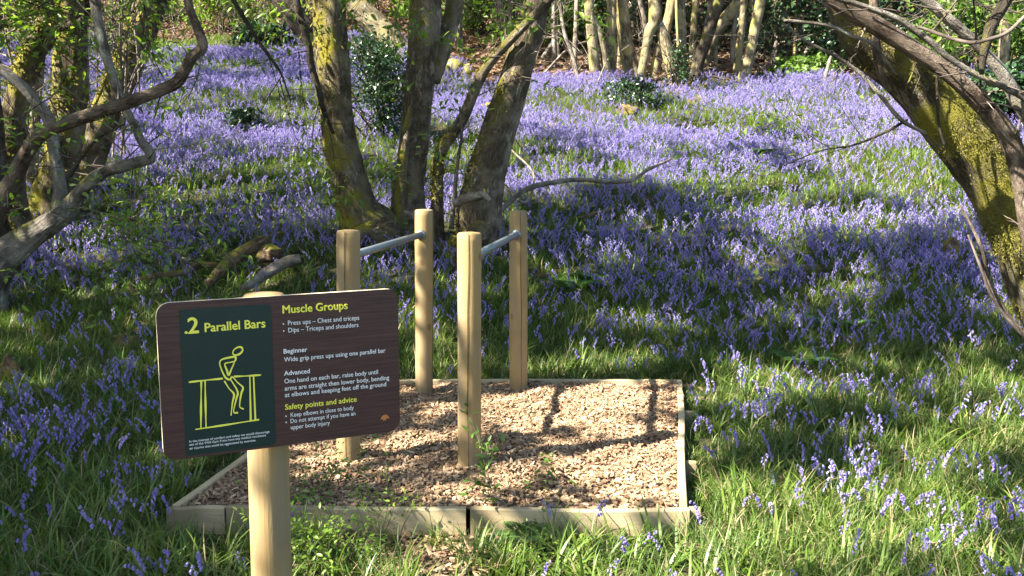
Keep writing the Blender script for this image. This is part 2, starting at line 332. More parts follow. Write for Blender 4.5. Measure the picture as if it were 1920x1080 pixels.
def plank(name, p, q_, z0, z1, th, out, parent, mat='board', seed=0.0):
    p = np.array([*p, 0.]); q_ = np.array([*q_, 0.]); d = q_ - p; L = np.linalg.norm(d); d /= L; nn = np.array([d[1], -d[0], 0]) * out
    k = 14; V = []; A = []; bev = 0.004
    prof = [(0, z0), (th, z0), (th, z1 - bev), (th - bev, z1), (bev, z1), (0, z1 - bev)]
    for i in range(k):
        t = i / (k - 1); wob = 0.003 * math.sin(t * 7 + seed * 5)
        for (o, z) in prof:
            V.append(p + d * L * t + nn * (o + wob) + np.array([0, 0, z + 0.004 * math.sin(t * 5 + seed) * (z > 0)])); A.append((o + seed, z, L * t))
    idx = np.arange(k * 6).reshape(k, 6); r = np.roll(idx, -1, 1)
    Fq = [np.stack([idx[:-1], idx[1:], r[1:], r[:-1]], -1).reshape(-1, 4), idx[:1].copy(), idx[-1:, ::-1].copy()]
    return link(name, mesh(name, V, Fq, M[mat], None, False, A), parent)
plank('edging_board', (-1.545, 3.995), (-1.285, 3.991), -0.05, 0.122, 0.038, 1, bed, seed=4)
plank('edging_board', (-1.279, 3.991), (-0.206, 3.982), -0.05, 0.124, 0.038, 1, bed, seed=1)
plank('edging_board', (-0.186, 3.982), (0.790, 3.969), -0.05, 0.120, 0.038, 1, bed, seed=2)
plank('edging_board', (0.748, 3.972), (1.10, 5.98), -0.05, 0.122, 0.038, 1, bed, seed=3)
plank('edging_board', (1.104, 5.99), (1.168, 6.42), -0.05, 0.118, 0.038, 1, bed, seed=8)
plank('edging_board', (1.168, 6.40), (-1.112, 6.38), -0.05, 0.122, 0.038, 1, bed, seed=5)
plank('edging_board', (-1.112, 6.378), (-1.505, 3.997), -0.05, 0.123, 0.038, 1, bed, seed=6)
for (px, py, zz) in ((1287, 772, 0.10), (1290, 866, 0.09)):
    r_ = ray(px, py); t = (zz - CZ) / r_.z; p = r_ * t + Vector((0, 0, CZ)); xo = 0.748 + (p.y - 3.972) * 0.1753 + 0.038 + 0.030
    m = MB(); m.box((xo, p.y, zz - 0.12), (0.052, 0.048, 0.24), -0.17); o = m.build('peg', M['board'], bed, False)
m = MB(); m.box((0.820, 3.985, -0.01), (0.055, 0.055, 0.24), -0.1); m.build('peg', M['board'], bed, False)

# chips: shapes shared by the loose pile and by the 300 nearest single chips
UNL = bpy.data.collections.new('chip_shapes')
def chip_mesh(i):
    l, w_, t = R.uniform(.026, .055), R.uniform(.010, .022), R.uniform(.003, .006)
    o = [(-l / 2, -w_ * .3), (-l * .2, -w_ / 2), (l * .3, -w_ * .42), (l / 2, w_ * .05), (l * .25, w_ / 2), (-l * .4, w_ * .35)]
    o = [(x + R.uniform(-.004, .004), y + R.uniform(-.003, .003)) for x, y in o]
    V = [(x, y, -t / 2 + 4 * x * x) for x, y in o] + [(x * .93, y * .9, t / 2 + 4 * x * x) for x, y in o]
    Fq = [np.array([[6, 7, 8, 9, 10, 11]]), np.array([[5, 4, 3, 2, 1, 0]]), np.array([(k, (k + 1) % 6, (k + 1) % 6 + 6, k + 6) for k in range(6)])]
    return mesh('wood_chip', V, Fq, M['chip'], None, False)
chip_ms = [chip_mesh(i) for i in range(9)]

def gn_scatter(name, protos, P, E, Sc, pick, mats=None, parent=None):
    col = bpy.data.collections.new(name + '_shapes')
    for i, me in enumerate(protos):
        o = bpy.data.objects.new('%02d_%s' % (i, name), me); col.objects.link(o)
    me = bpy.data.meshes.new(name); P = np.asarray(P, np.float32)
    me.vertices.add(len(P)); me.vertices.foreach_set('co', P.ravel())
    a = me.attributes.new('rot', 'FLOAT_VECTOR', 'POINT'); a.data.foreach_set('vector', np.asarray(E, np.float32).ravel())
    a = me.attributes.new('scl', 'FLOAT', 'POINT'); a.data.foreach_set('value', np.asarray(Sc, np.float32))
    a = me.attributes.new('pick', 'INT', 'POINT'); a.data.foreach_set('value', np.asarray(pick, np.int32))
    o = link(name, me, parent)
    g = bpy.data.node_groups.new(name, 'GeometryNodeTree')
    g.interface.new_socket('Geometry', in_out='INPUT', socket_type='NodeSocketGeometry'); g.interface.new_socket('Geometry', in_out='OUTPUT', socket_type='NodeSocketGeometry')
    gi, go = g.nodes.new('NodeGroupInput'), g.nodes.new('NodeGroupOutput')
    ip = g.nodes.new('GeometryNodeInstanceOnPoints'); ci = g.nodes.new('GeometryNodeCollectionInfo')
    ci.inputs[0].default_value = col; ci.inputs[1].default_value = True; ci.inputs[2].default_value = True
    def na(nm, ty):
        nd = g.nodes.new('GeometryNodeInputNamedAttribute'); nd.data_type = ty; nd.inputs[0].default_value = nm; return nd.outputs[0]
    L = g.links.new
    L(gi.outputs[0], ip.inputs['Points']); L(ci.outputs[0], ip.inputs['Instance']); ip.inputs['Pick Instance'].default_value = True
    L(na('pick', 'INT'), ip.inputs['Instance Index']); L(na('rot', 'FLOAT_VECTOR'), ip.inputs['Rotation']); L(na('scl', 'FLOAT'), ip.inputs['Scale'])
    L(ip.outputs[0], go.inputs[0])
    md = o.modifiers.new('scatter', 'NODES'); md.node_group = g
    return o
nc = 30000; u, v = NR.random(nc), NR.random(nc)
cxy = (b[0] * (1 - u)[:, None] + b[1] * u[:, None]) * (1 - v)[:, None] + (b[3] * (1 - u)[:, None] + b[2] * u[:, None]) * v[:, None]
cz = chipz(cxy[:, 0], cxy[:, 1]) + NR.uniform(0.0, 0.016, nc)
ce = np.c_[NR.normal(0, .42, nc), NR.normal(0, .42, nc), NR.uniform(0, 6.28, nc)]; cs = NR.uniform(.45, 1.1, nc)
tag(gn_scatter('wood_chips', chip_ms, np.c_[cxy, cz], ce, cs, NR.integers(0, 9, nc), None, bed), kind='stuff')
for i in range(300):
    u_, v_ = R.random(), R.random() ** 2 * 0.4 + 0.01
    q_ = (b[0] * (1 - u_) + b[1] * u_) * (1 - v_) + (b[3] * (1 - u_) + b[2] * u_) * v_
    o = link('wood_chip', chip_ms[i % 9], bed); o.location = (q_[0], q_[1], chipz(q_[0], q_[1]) + 0.018); s_ = R.uniform(.8, 1.25); o.scale = (s_, s_, s_)
    o.rotation_euler = (R.gauss(0, .25), R.gauss(0, .25), R.uniform(0, 6.28))

# ------------------------------------------------------------------ parallel bars
bars = empty('parallel_bars', (-0.41, 5.43, 0.09), 'timber and steel parallel bars with four round posts standing in the wood chips', 'parallel bars')
def round_post(name, base, top, r, parent, seed, crack_at, mat='post'):
    base, top = np.array(base, float), np.array(top, float); segs = 40; rows = 40; V = []; A = []; Mi = []
    for i in range(rows + 3):
        t = min(i, rows) / rows; c = base + (top - base) * t; rr = r * (1 + 0.02 * math.sin(t * 4 + seed))
        if i == rows - 0: rr *= 0.985
        if i == rows + 1: rr *= 0.88; c = c + np.array([0, 0, .007])
        if i == rows + 2: rr *= 0.45; c = c + np.array([0, 0, .010])
        for j in range(segs):
            th = 2 * math.pi * j / segs
            ca = crack_at + 0.10 * math.sin(t * 5 + seed) + 0.05 * math.sin(t * 17 + seed * 2)
            d = abs((th - ca + math.pi) % (2 * math.pi) - math.pi)
            k = 1 + 0.006 * mnoise.noise((math.cos(th) * 2, math.sin(th) * 2, t * 3 + seed * 9))
            V.append(c + rr * k * np.array([math.cos(th), math.sin(th), 0])); A.append((rr * math.cos(th) + seed, rr * math.sin(th), t * np.linalg.norm(top - base)))
    V.append(top + np.array([0, 0, .011])); A.append((seed, 0, 1.3))
    idx = np.arange((rows + 3) * segs).reshape(rows + 3, segs); rl = np.roll(idx, -1, 1)
    Fq = [np.stack([idx[:-1], rl[:-1], rl[1:], idx[1:]], -1).reshape(-1, 4), np.stack([idx[-1], rl[-1], np.full(segs, len(V) - 1)], -1)]
    o = link(name, mesh(name, V, Fq, M[mat], None, True, A), parent)
    if crack_at is not None and seed != 99:      # drying split: a thin sunk sliver with raised lips
        m = MB(); k = 26; Vc = []
        for i in range(k):
            t = 0.02 + 0.985 * i / (k - 1); c = base + (top - base) * t
            ca = crack_at + 0.05 * math.sin(t * 5 + seed) + 0.03 * math.sin(t * 17 + seed * 2)
            wd = 0.0024 * (0.4 + 0.6 * abs(math.sin(t * 3.2 + seed)))
            for s_ in (-1, 1):
                aa = ca + s_ * wd / r; Vc.append(c + (r * 1.023 + .0004) * np.array([math.cos(aa), math.sin(aa), 0]))
        i2 = np.arange(k * 2).reshape(k, 2)
        m.add(Vc, np.stack([i2[:-1, 0], i2[:-1, 1], i2[1:, 1], i2[1:, 0]], -1)); m.build('drying_split', M['crack'], o, False)
    return o
PO = {'nl': ((-0.866, 4.719), 1.312, -0.837), 'nr': ((-0.221, 4.624), 1.308, -0.214), 'fl': ((-0.604, 6.188), 1.342, -0.588), 'fr': ((0.044, 6.203), 1.334, 0.043)}
for i, (k, (p, zt, xt)) in enumerate(PO.items()):
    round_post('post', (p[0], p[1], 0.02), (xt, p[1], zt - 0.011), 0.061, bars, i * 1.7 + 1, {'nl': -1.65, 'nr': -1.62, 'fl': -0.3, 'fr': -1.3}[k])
for (a_, b_) in ((((-0.838, 4.73), (-0.602, 6.13)), 0), (((-0.212, 4.64), (0.030, 6.145)), 1)):
    pass
for (p0, p1) in (((-0.832, 4.735, 1.175), (-0.606, 6.128, 1.175)), ((-0.208, 4.640, 1.175), (0.030, 6.143, 1.175))):
    o = link('bar', mesh('bar', *tube([p0, p1], 0.0215, 20, None)[:2], M['steel']), bars)
    d = np.array(p1) - np.array(p0); d /= np.linalg.norm(d); e = np.array(p1)
    link('flange', mesh('flange', *tube([e - d * 0.012, e - d * 0.008, e + d * 0.004], [0.030, 0.033, 0.033], 20)[:2], M['steel']), o)

# ------------------------------------------------------------------ information sign
sg = empty('information_sign', (-0.678, 2.541, 0), 'dark brown exercise sign with yellow headings and green drawing panel on round timber post', 'sign')
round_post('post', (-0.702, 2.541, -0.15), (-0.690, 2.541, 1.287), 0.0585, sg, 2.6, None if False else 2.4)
YAW = math.radians(25.91); Wd, Hd = 0.652, 0.42; bc0 = Vector((-0.6233, 2.4875, 1.0883))
SM = Matrix.Translation(bc0) @ Matrix.Rotation(YAW, 4, 'Z')
def sv(u, v, o=0.0): return Vector(((u - .5) * Wd, -0.006 - o, (.5 - v) * Hd))
def rrect(x0, x1, z0, z1, r, k=6, which=(1, 1, 1, 1)):
    out = []
    for (cx, cz_, a0, on) in ((x1 - r, z1 - r, 0, which[0]), (x0 + r, z1 - r, 90, which[1]), (x0 + r, z0 + r, 180, which[2]), (x1 - r, z0 + r, 270, which[3])):
        if on: out += [(cx + r * math.cos(math.radians(a0 + 90 * i / k)), cz_ + r * math.sin(math.radians(a0 + 90 * i / k))) for i in range(k + 1)]
        else: out.append((cx + r * math.copysign(1, math.cos(math.radians(a0 + 45))), cz_ + r * math.copysign(1, math.sin(math.radians(a0 + 45)))))
    return out
def slab(name, outline, y0, y1, mats, parent, world=True):
    k = len(outline); V = [(x, y0, z) for x, z in outline] + [(x, y1, z) for x, z in outline]
    Fq = [np.array([list(range(k))]), np.array([list(range(2 * k - 1, k - 1, -1))]), np.array([(i, i + k, (i + 1) % k + k, (i + 1) % k) for i in range(k)])]
    me = mesh(name, V, Fq, mats, [0, 1] + [1] * k if len(mats) > 1 else None, False)
    o = bpy.data.objects.new(name, me); C.objects.link(o); o.parent = parent
    return o
board = slab('board', rrect(-Wd / 2, Wd / 2, -Hd / 2, Hd / 2, 0.034), -0.006, 0.006, [M['print'], M['edge']], sg)
board.matrix_parent_inverse = Matrix.Translation(-Vector(sg.location)); board.matrix_basis = SM
def uvx(u): return (u - .5) * Wd
def vz(v): return (.5 - v) * Hd
slab('green_panel', rrect(uvx(.086), uvx(.4475), vz(.983), vz(.049), 0.012, 5, (1, 0, 0, 1)), -0.0072, -0.0058, [M['panelgreen']], board)
TX = []
def text(s_, u0, v, u1, cap, mat, bold=0.0, slant=0.0):
    cu = bpy.data.curves.new('lettering', 'FONT'); cu.body = s_; cu.size = cap / 0.70; cu['b'] = bold; cu.extrude = 0.0004; cu.resolution_u = 4
    o = bpy.data.objects.new('lettering', cu); C.objects.link(o); TX.append((o, u0, v, u1, mat, bold * cap))
text('.', .105, .1985, .1135, .042, 'yellow', .03); text('2', .1175, .2005, .1566, .042, 'yellow', .03)
text('Parallel Bars', .1812, .1979, .4206, .0235, 'yellow', .03); text('Muscle Groups', .4948, .116, .7712, .0215, 'yellow', .03)
text('Press ups \u2013 Chest and triceps', .5143, .196, .8214, .0128, 'white'); text('Dips \u2013 Triceps and shoulders', .5148, .2438, .817, .0128, 'white')
text('Beginner', .4926, .381, .5916, .0128, 'white', .02); text('Wide grip press ups using one parallel bar', .4932, .436, .9367, .0128, 'white', .006)
text('Advanced', .4916, .527, .5997, .0128, 'white', .02); text('One hand on each bar, raise body until', .4914, .580, .9007, .0128, 'white', .006)
text('arms are straight then lower body, bending', .4918, .628, .9515, .0128, 'white', .006); text('at elbows and keeping feet off the ground', .4915, .672, .9372, .0128, 'white', .006)
text('Safety points and advice', .4907, .7565, .8016, .0150, 'yellow', .02); text('Keep elbows in close to body', .5125, .810, .7879, .0122, 'white', -.006)
text('Do not attempt if you have an', .5113, .851, .7944, .0122, 'white', -.006); text('upper body injury', .5117, .894, .68, .0122, 'white', -.006)
text('In the interest of comfort and safety we would discourage', .1007, .897, .4218, .0062, 'white'); text('use of the Wild Gym if you have any medical conditions', .1008, .918, .4066, .0062, 'white'); text('or injuries that could be aggravated by exercise.', .1009, .9425, .3647, .0062, 'white')
for vv in (.190, .236): text('\u2022', .4925, vv, .4985, .013, 'white')
for vv in (.805, .847): text('\u2022', .490, vv, .496, .013, 'white')
bpy.context.view_layer.update(); dg = bpy.context.evaluated_depsgraph_get()
for (o, u0, v, u1, mat, bo) in TX:
    me = bpy.data.meshes.new_from_object(o.evaluated_get(dg)); n_ = len(me.vertices); co = np.zeros(n_ * 3); me.vertices.foreach_get('co', co); co = co.reshape(-1, 3)
    x0, x1 = co[:, 0].min(), co[:, 0].max(); k = (u1 - u0) * Wd / max(x1 - x0, 1e-5); ky = 1.0
    if o.data.body in '\u2022.': ky = k
    zz = co[:, 1] * ky
    if o.data.body == '\u2022': zz = zz - zz.min()
    out = np.c_[uvx(u0) + (co[:, 0] - x0) * k, -0.0078 + 0 * zz - co[:, 2], vz(v) + zz]
    if bo > 0:                               # heavier weight: the same print laid down again a hair to each side
        Fs_ = [np.array([list(p_.vertices)]) for p_ in me.polygons]; mb = MB()
        for q_, (ox, oz) in enumerate(((-1, 0), (1, 0), (0, .8), (0, -.8), (0, 0))): mb.add(out + np.array([ox * bo, -.00004 * q_, oz * bo]), Fs_)
        me = mesh('lettering', np.concatenate(mb.V), mb.F, M[mat], None, False)
    else:
        me.vertices.foreach_set('co', out.ravel()); me.materials.clear(); me.materials.append(M[mat]); me.update()
    C.objects.unlink(o); bpy.data.objects.remove(o); t = bpy.data.objects.new('lettering', me); C.objects.link(t); t.parent = board
ST = [[(.1101, .5086), (.174, .5067), (.2427, .5065)], [(.2868, .5007), (.3427, .5052), (.3957, .5079)], [(.1582, .5051), (.1531, .6491), (.148, .8114)], [(.1726, .5076), (.1703, .6524), (.1681, .8098)],
 [(.1267, .8163), (.248, .8101), (.3812, .8014)], [(.3502, .5089), (.347, .7992)], [(.3653, .509), (.3659, .7983)],
 [(.2971, .3722), (.2749, .3737), (.242, .3831), (.2327, .4067), (.2402, .4557), (.2537, .5023), (.2699, .5171), (.2779, .498)],
 [(.2971, .3722), (.2943, .3982), (.2788, .4055), (.2532, .4123), (.2592, .4528), (.266, .4876), (.2769, .4533), (.2914, .4074)],
 [(.2479, .523), (.2651, .5741), (.2838, .6161), (.2767, .6669), (.2683, .7525)], [(.2794, .4982), (.3019, .5443), (.3207, .578), (.3135, .6131), (.3071, .6605), (.3051, .7027), (.3202, .7203)],
 [(.2743, .5215), (.2985, .6007), (.2914, .6515), (.2793, .7292), (.2964, .7399)],
 [(.3252, .3233), (.325, .3357), (.3195, .3486), (.3104, .3584), (.3001, .3626), (.2913, .36), (.2864, .3514), (.2866, .339), (.292, .3262), (.3011, .3164), (.3114, .3121), (.3202, .3146), (.3252, .3233)]]
m = MB()
for s_i, s_ in enumerate(ST):
    P = spline([(uvx(u), 0, vz(v)) for u, v in s_], 6 * len(s_)) if len(s_) > 2 else np.array([(uvx(u), 0, vz(v)) for u, v in s_])
    T = np.gradient(P, axis=0); T /= np.linalg.norm(T, axis=1)[:, None]; Nn = np.c_[-T[:, 2], 0 * T[:, 0], T[:, 0]]
    hw = 0.0021 * (1 + 0.3 * np.sin(np.linspace(0, 9, len(P)) + s_i))[:, None]; y = -0.0076 - 0.00008 * s_i
    A_, B_ = P + Nn * hw, P - Nn * hw; A_[:, 1] = B_[:, 1] = y; k = len(P); i = np.arange(k - 1)
    m.add(np.vstack([A_, B_]), np.stack([i, i + 1, i + 1 + k, i + k], -1))
me = mesh('drawing', np.concatenate(m.V), m.F, M['yellow'], None, False); o = bpy.data.objects.new('drawing', me); C.objects.link(o); o.parent = board
lo = [(uvx(.909), vz(.905)), (uvx(.914), vz(.885)), (uvx(.925), vz(.874)), (uvx(.938), vz(.876)), (uvx(.946), vz(.888)), (uvx(.950), vz(.904)), (uvx(.938), vz(.901)), (uvx(.930), vz(.914)), (uvx(.922), vz(.915)), (uvx(.920), vz(.903))]
slab('emblem', lo[::-1], -0.0074, -0.0058, [M['orange']], board)

# ------------------------------------------------------------------ trees
TOPS = []                                   # (tree, top point) : crowns are shared out to the nearest stem
def pxpath(pts):
    P = [PY(px, py, Y) for px, py, w_, Y in pts]
    r = [w_ / 2 * (p.y * cp - (p.z - CZ) * sp) / F for (px, py, w_, Y), p in zip(pts, P)]
    return np.array(P), np.array(r)
def limb(tree, name, pts, mat, segs=18, rings=50, rough=0.13, ridges=0.0, up=0.0, root=0.0, seed=0, parent=None, stub=0):
    P, r = pxpath(pts)
    if root:                                # run the stem down into the soil with a flare
        p0 = P[0]; g = H(p0[0], p0[1]); P = np.vstack([[p0[0], p0[1], min(g - 0.25, p0[2] - 0.2)], P]); r = np.r_[r[0] * root, r]
    if up:
        d = P[-1] - P[-2]; d /= np.linalg.norm(d); d = d * 0.6 + np.array([0, 0, 0.6]); d /= np.linalg.norm(d)
        for k in (0.5, 1.0): P = np.vstack([P, P[-1] + d * up * 0.5 + np.array([R.uniform(-.2, .2), R.uniform(-.2, .2), 0])]); r = np.r_[r, r[-1] * 0.72]
        TOPS.append((tree, Vector(P[-1])))
    V, Fq, A = tube(P, r, segs, rings, rough, 3.0, ridges, seed=seed)
    o = link(name, mesh(name, V, Fq, M[mat], None, True, A), parent or tree)
    if stub:
        q_ = spline(np.c_[P, r], 60)
        for i in range(stub):
            m = MB()
            k = R.randint(4, 55); d = np.array([R.gauss(0, 1), R.gauss(-.2, .6), R.gauss(.2, 1)]); d /= np.linalg.norm(d)
            twigs(m, q_[k, :3] + d * q_[k, 3] * .6, d, R.uniform(.08, .6), min(.008, q_[k, 3] * .4), 1, [], .02, .35)
            m.build('twig', M['twig'], o)
    return o
def twigs(m, p, d, L, r, depth, nodes, droop=0.0, wild=0.35, segs=5):
    n_ = max(3, int(L / 0.12)); P = [np.array(p, float)]; d = np.array(d, float); d /= np.linalg.norm(d)
    for i in range(n_):
        d = d + np.array([R.gauss(0, wild * .5), R.gauss(0, wild * .5), R.gauss(0, wild * .5) - droop]) * 0.5; d /= np.linalg.norm(d)
        P.append(P[-1] + d * L / n_)
        if depth > 0 and i > 0 and R.random() < 0.75:
            s_ = np.array([R.gauss(0, 1), R.gauss(0, 1), R.gauss(0, .7)]); s_ = d * 0.8 + s_ / np.linalg.norm(s_) * 0.8
            twigs(m, P[-1], s_, L * R.uniform(.3, .55), r * 0.55, depth - 1, nodes, droop, wild, 4)
        nodes.append((P[-1], d.copy()))
    V, Fq, A = tube(P, np.linspace(r, r * 0.3, len(P)), segs, None, capend=False, seed=R.random()); m.add(V, Fq, A)
def leafset(nodes, per, L, spread=0.05, detail=True, flat_=0.6):
    P = np.array([q[0] for q in nodes for _ in range(per)]); D0 = np.array([q[1] for q in nodes for _ in range(per)]); n_ = len(P)
    P = P + NR.normal(0, spread, (n_, 3)); D = D0 * 0.6 + NR.normal(0, 0.7, (n_, 3)) * np.array([1, 1, 0.5]); N = NR.normal(0, 1 - flat_, (n_, 3)) + np.array([0, 0, 1])
    Ls = NR.uniform(.6, 1.15, n_) * L
    return leaves(P, D, N, Ls, Ls * 0.42, detail)
def leafy(tree, starts, L, r, depth, per, leaf, droop=0.02, mat='twig', lmat='fresh', wild=0.35, name='twig'):
    for (p, d) in starts:
        m = MB(); nodes = []; twigs(m, p, d, L * R.uniform(.7, 1.2), r, depth, nodes, droop, wild)
        t = m.build(name, M[mat], tree)
        if per:
            V, Fq = leafset(nodes, max(1, int(per)), leaf); link('foliage', mesh('foliage', V, Fq, M[lmat], None, True), t)

# -- the coppiced tree behind the bars
cop = empty('coppiced_tree', G(775, 440), 'large coppiced tree of four brown stems rising right behind the parallel bars', 'tree')
limb(cop, 'trunk', [(700, 440, 109, 9.9), (672, 395, 80, 9.85), (655, 335, 69, 9.8), (637, 260, 62, 9.8), (628, 160, 61, 9.8), (620, 60, 60, 9.8), (614, -60, 56, 9.8), (600, -260, 50, 9.7), (575, -520, 41, 9.5)], 'mossy', 36, 110, .10, .05, 1.2, 1.25, 1, stub=9)
limb(cop, 'trunk', [(768, 435, 82, 10.15), (765, 380, 62, 10.15), (770, 320, 56, 10.15), (781, 220, 55, 10.2), (790, 120, 56, 10.2), (796, 30, 58, 10.2), (800, -80, 51, 10.2), (805, -300, 44, 10.3), (800, -560, 36, 10.4)], 'coppice', 36, 110, .09, .06, 1.2, 1.3, 2, stub=9)
limb(cop, 'trunk', [(900, 435, 96, 10.0), (898, 390, 86, 9.95), (915, 315, 71, 9.9), (940, 230, 64, 9.9), (968, 140, 58, 9.85), (992, 60, 53, 9.8), (1012, -20, 49, 9.8), (1060, -220, 42, 9.7), (1110, -450, 36, 9.6)], 'coppice', 36, 110, .09, .05, 1.2, 1.25, 3, stub=9)
limb(cop, 'trunk', [(818, 435, 31, 10.0), (820, 380, 24, 9.98), (821, 310, 22, 9.95), (832, 275, 22, 9.9), (868, 222, 21, 9.85), (890, 170, 20, 9.8), (918, 118, 18, 9.75), (962, 70, 17, 9.6), (1030, 0, 16, 9.4), (1090, -80, 15, 9.3)], 'coppice', 16, 60, .08, 0, 1.0, 1.2, 4, stub=9)
limb(cop, 'branch', [(752, 420, 26, 10.0), (752, 340, 22, 9.95), (760, 260, 18, 9.98), (772, 200, 14, 10.1), (788, 140, 10, 10.25)], 'mossy', 12, 30, .1, 0, 0, 1.2, 5)
limb(cop, 'branch', [(806, 150, 40, 10.25), (828, 95, 34, 10.3), (848, 30, 32, 10.4), (862, -60, 30, 10.5), (880, -220, 26, 10.6)], 'coppice', 16, 40, .09, 0, 1.0, 0, 6)
limb(cop, 'branch', [(846, 430, 10, 9.8), (852, 370, 8, 9.8), (857, 310, 7, 9.8), (866, 250, 5, 9.8), (862, 200, 4, 9.8)], 'twig', 8, 30, .1, 0, 0, 0, 7)
limb(cop, 'branch', [(548, -40, 15, 9.3), (560, 20, 14, 9.3), (578, 80, 13, 9.35), (583, 120, 13, 9.4), (597, 165, 11, 9.45), (606, 205, 10, 9.5), (625, 250, 7, 9.6)], 'dark', 10, 50, .12, 0, 0, 0, 8)
limb(cop, 'branch', [(420, -30, 9, 9.0), (452, 25, 8, 9.0), (485, 78, 7, 9.0), (510, 112, 6, 9.0), (528, 140, 4, 9.0), (545, 190, 3, 9.0)], 'dark', 8, 50, .12, 0, 0, 0, 9)
limb(cop, 'broken_stub', [(852, 382, 16, 9.55), (872, 372, 17, 9.5), (895, 367, 15, 9.45), (908, 366, 13, 9.4), (920, 376, 6, 9.35)], 'dead', 14, 40, .4, .25, 0, 0, 10)
limb(cop, 'broken_stub', [(800, 425, 22, 9.9), (780, 410, 16, 9.6), (760, 398, 9, 9.4)], 'dead', 8, 14, .25, .1, 0, 0, 11)
limb(cop, 'root', [(845, 470, 30, 9.6), (868, 458, 40, 9.65), (890, 448, 52, 9.7), (905, 425, 40, 9.8)], 'mossy', 14, 24, .2, 0, 0, 1.1, 12)
limb(cop, 'root', [(660, 452, 26, 9.5), (690, 440, 50, 9.65), (720, 430, 60, 9.8), (745, 425, 40, 10)], 'mossy', 14, 24, .2, 0, 0, 1.1, 13)
def at(px, py, Y): return np.array(PY(px, py, Y))
leafy(cop, [(at(525, 150, 9.0), (.2, 0, -1)), (at(530, 140, 9), (-.6, 0, -.8)), (at(578, 95, 9.3), (-1, 0, -.05)), (at(560, 96, 9.2), (.2, -.1, -1)), (at(500, 96, 9.0), (.3, 0, -.9)), (at(600, 180, 9.4), (-.2, -.1, -1)), (at(610, 220, 9.4), (.3, -.3, -1))], .75, .006, 2, 0, 0, .08, 'dark', wild=.3)
leafy(cop, [(at(625, 200 + 60 * i, 9.4), (R.uniform(-1, 1), -.6, R.uniform(-.4, .5))) for i in range(4)] + [(at(800, 150 + 70 * i, 9.85), (R.uniform(-1, 1), -.7, R.uniform(-.3, .4))) for i in range(5)] + [(at(640, 395, 9.5), (-.3, -.6, .3)), (at(830, 345, 9.6), (.2, -.8, .2)), (at(650, 300, 9.4), (-.6, -.6, .2)), (at(770, 330, 9.7), (-.5, -.7, .2)), (at(790, 290, 9.7), (.5, -.7, .1)), (at(860, 235, 9.5), (.6, -.6, .2)), (at(930, 170, 9.5), (-.6, -.7, 0)), (at(985, 150, 9.5), (.7, -.6, -.1)), (at(905, 110, 9.6), (-.7, -.5, .1))], .42, .004, 1, 2, .09)
leafy(cop, [(at(940, -25, 8.8), (.5, -.3, -.6)), (at(885, -25, 9.0), (-.3, -.3, -.6)), (at(700, -40, 9.4), (.4, -.4, -.7)), (at(1000, -35, 9.2), (-.8, 0, -.5))] + [(at(R.uniform(640, 1040), R.uniform(-60, -20), R.uniform(8.6, 9.6)), (R.uniform(-1, 1), R.uniform(-.4, .2), -.6)) for i in range(9)], .6, .005, 2, 1, .095, .06)
leafy(cop, [(at(R.uniform(400, 620), R.uniform(-70, -20), R.uniform(9, 10)), (R.uniform(-1, 1), R.uniform(-.4, .2), -.5)) for i in range(10)], .65, .005, 2, 1, .09, .06)

M['fuzz'] = leafmat('moss_tuft', [(0.07, 0.07, 0.014), (0.145, 0.135, 0.026), (0.23, 0.205, 0.045)], 0.2, 0.8, 0.1)
def fuzz(o, n_, L, bias, cut=0.0):            # short moss tufts growing out of the bark
    me = o.data; k = len(me.polygons); ce = np.zeros(k * 3); no = np.zeros(k * 3); ar = np.zeros(k)
    me.polygons.foreach_get('center', ce); me.polygons.foreach_get('normal', no); me.polygons.foreach_get('area', ar); ce, no = ce.reshape(-1, 3), no.reshape(-1, 3)
    w_ = np.array([mnoise.fractal(c * 2.2, .8, 2, 3) for c in ce]) * 1.3 + no @ np.array(bias) + cut; p = np.clip(w_, 0, 1) * ar
    if p.sum() <= 0: return
    ix = NR.choice(k, n_, p=p / p.sum()); P = ce[ix] + NR.normal(0, 1, (n_, 3)) * np.sqrt(ar[ix])[:, None] * .5; N = no[ix]; P -= N * .004
    D = N * .5 + NR.normal(0, .45, (n_, 3)) + [0, 0, -.45]; Ls = NR.uniform(.5, 1.2, n_) * L
    V, Fq = leaves(P, D, N, Ls, Ls * .45); link('moss', mesh('moss', V, Fq, M['fuzz'], None, True), o)
for o in [q_ for q_ in cop.children if q_.name.startswith(('trunk', 'root'))]: fuzz(o, 1500, .045, (-.35, -.1, .1), -.12)

# -- the mossy group on the left
lefts = empty('mossy_tree', G(120, 372), 'group of thick mossy dark stems at the left edge of the photo', 'tree')
limb(lefts, 'trunk', [(152, 350, 80, 12.0), (165, 300, 62, 12), (190, 235, 58, 12), (218, 165, 56, 12), (248, 95, 56, 12), (282, 20, 52, 12), (310, -60, 48, 12), (370, -260, 42, 12)], 'mossy', 30, 80, .12, .05, 2.5, 1.3, 21, stub=9)
limb(lefts, 'trunk', [(100, 385, 84, 11.0), (112, 320, 66, 11), (128, 220, 60, 11), (134, 130, 60, 11), (130, 40, 60, 11), (122, -60, 56, 11), (90, -300, 46, 11)], 'mossy', 30, 80, .14, .06, 2.5, 1.3, 22, stub=9)
limb(lefts, 'trunk', [(14, 400, 80, 10.4), (18, 330, 60, 10.4), (24, 250, 50, 10.4), (38, 170, 46, 10.4), (62, 100, 44, 10.4), (88, 50, 38, 10.4), (70, -60, 36, 10.4), (30, -260, 32, 10.4)], 'mossy', 26, 80, .14, .06, 2.5, 1.3, 23, stub=9)
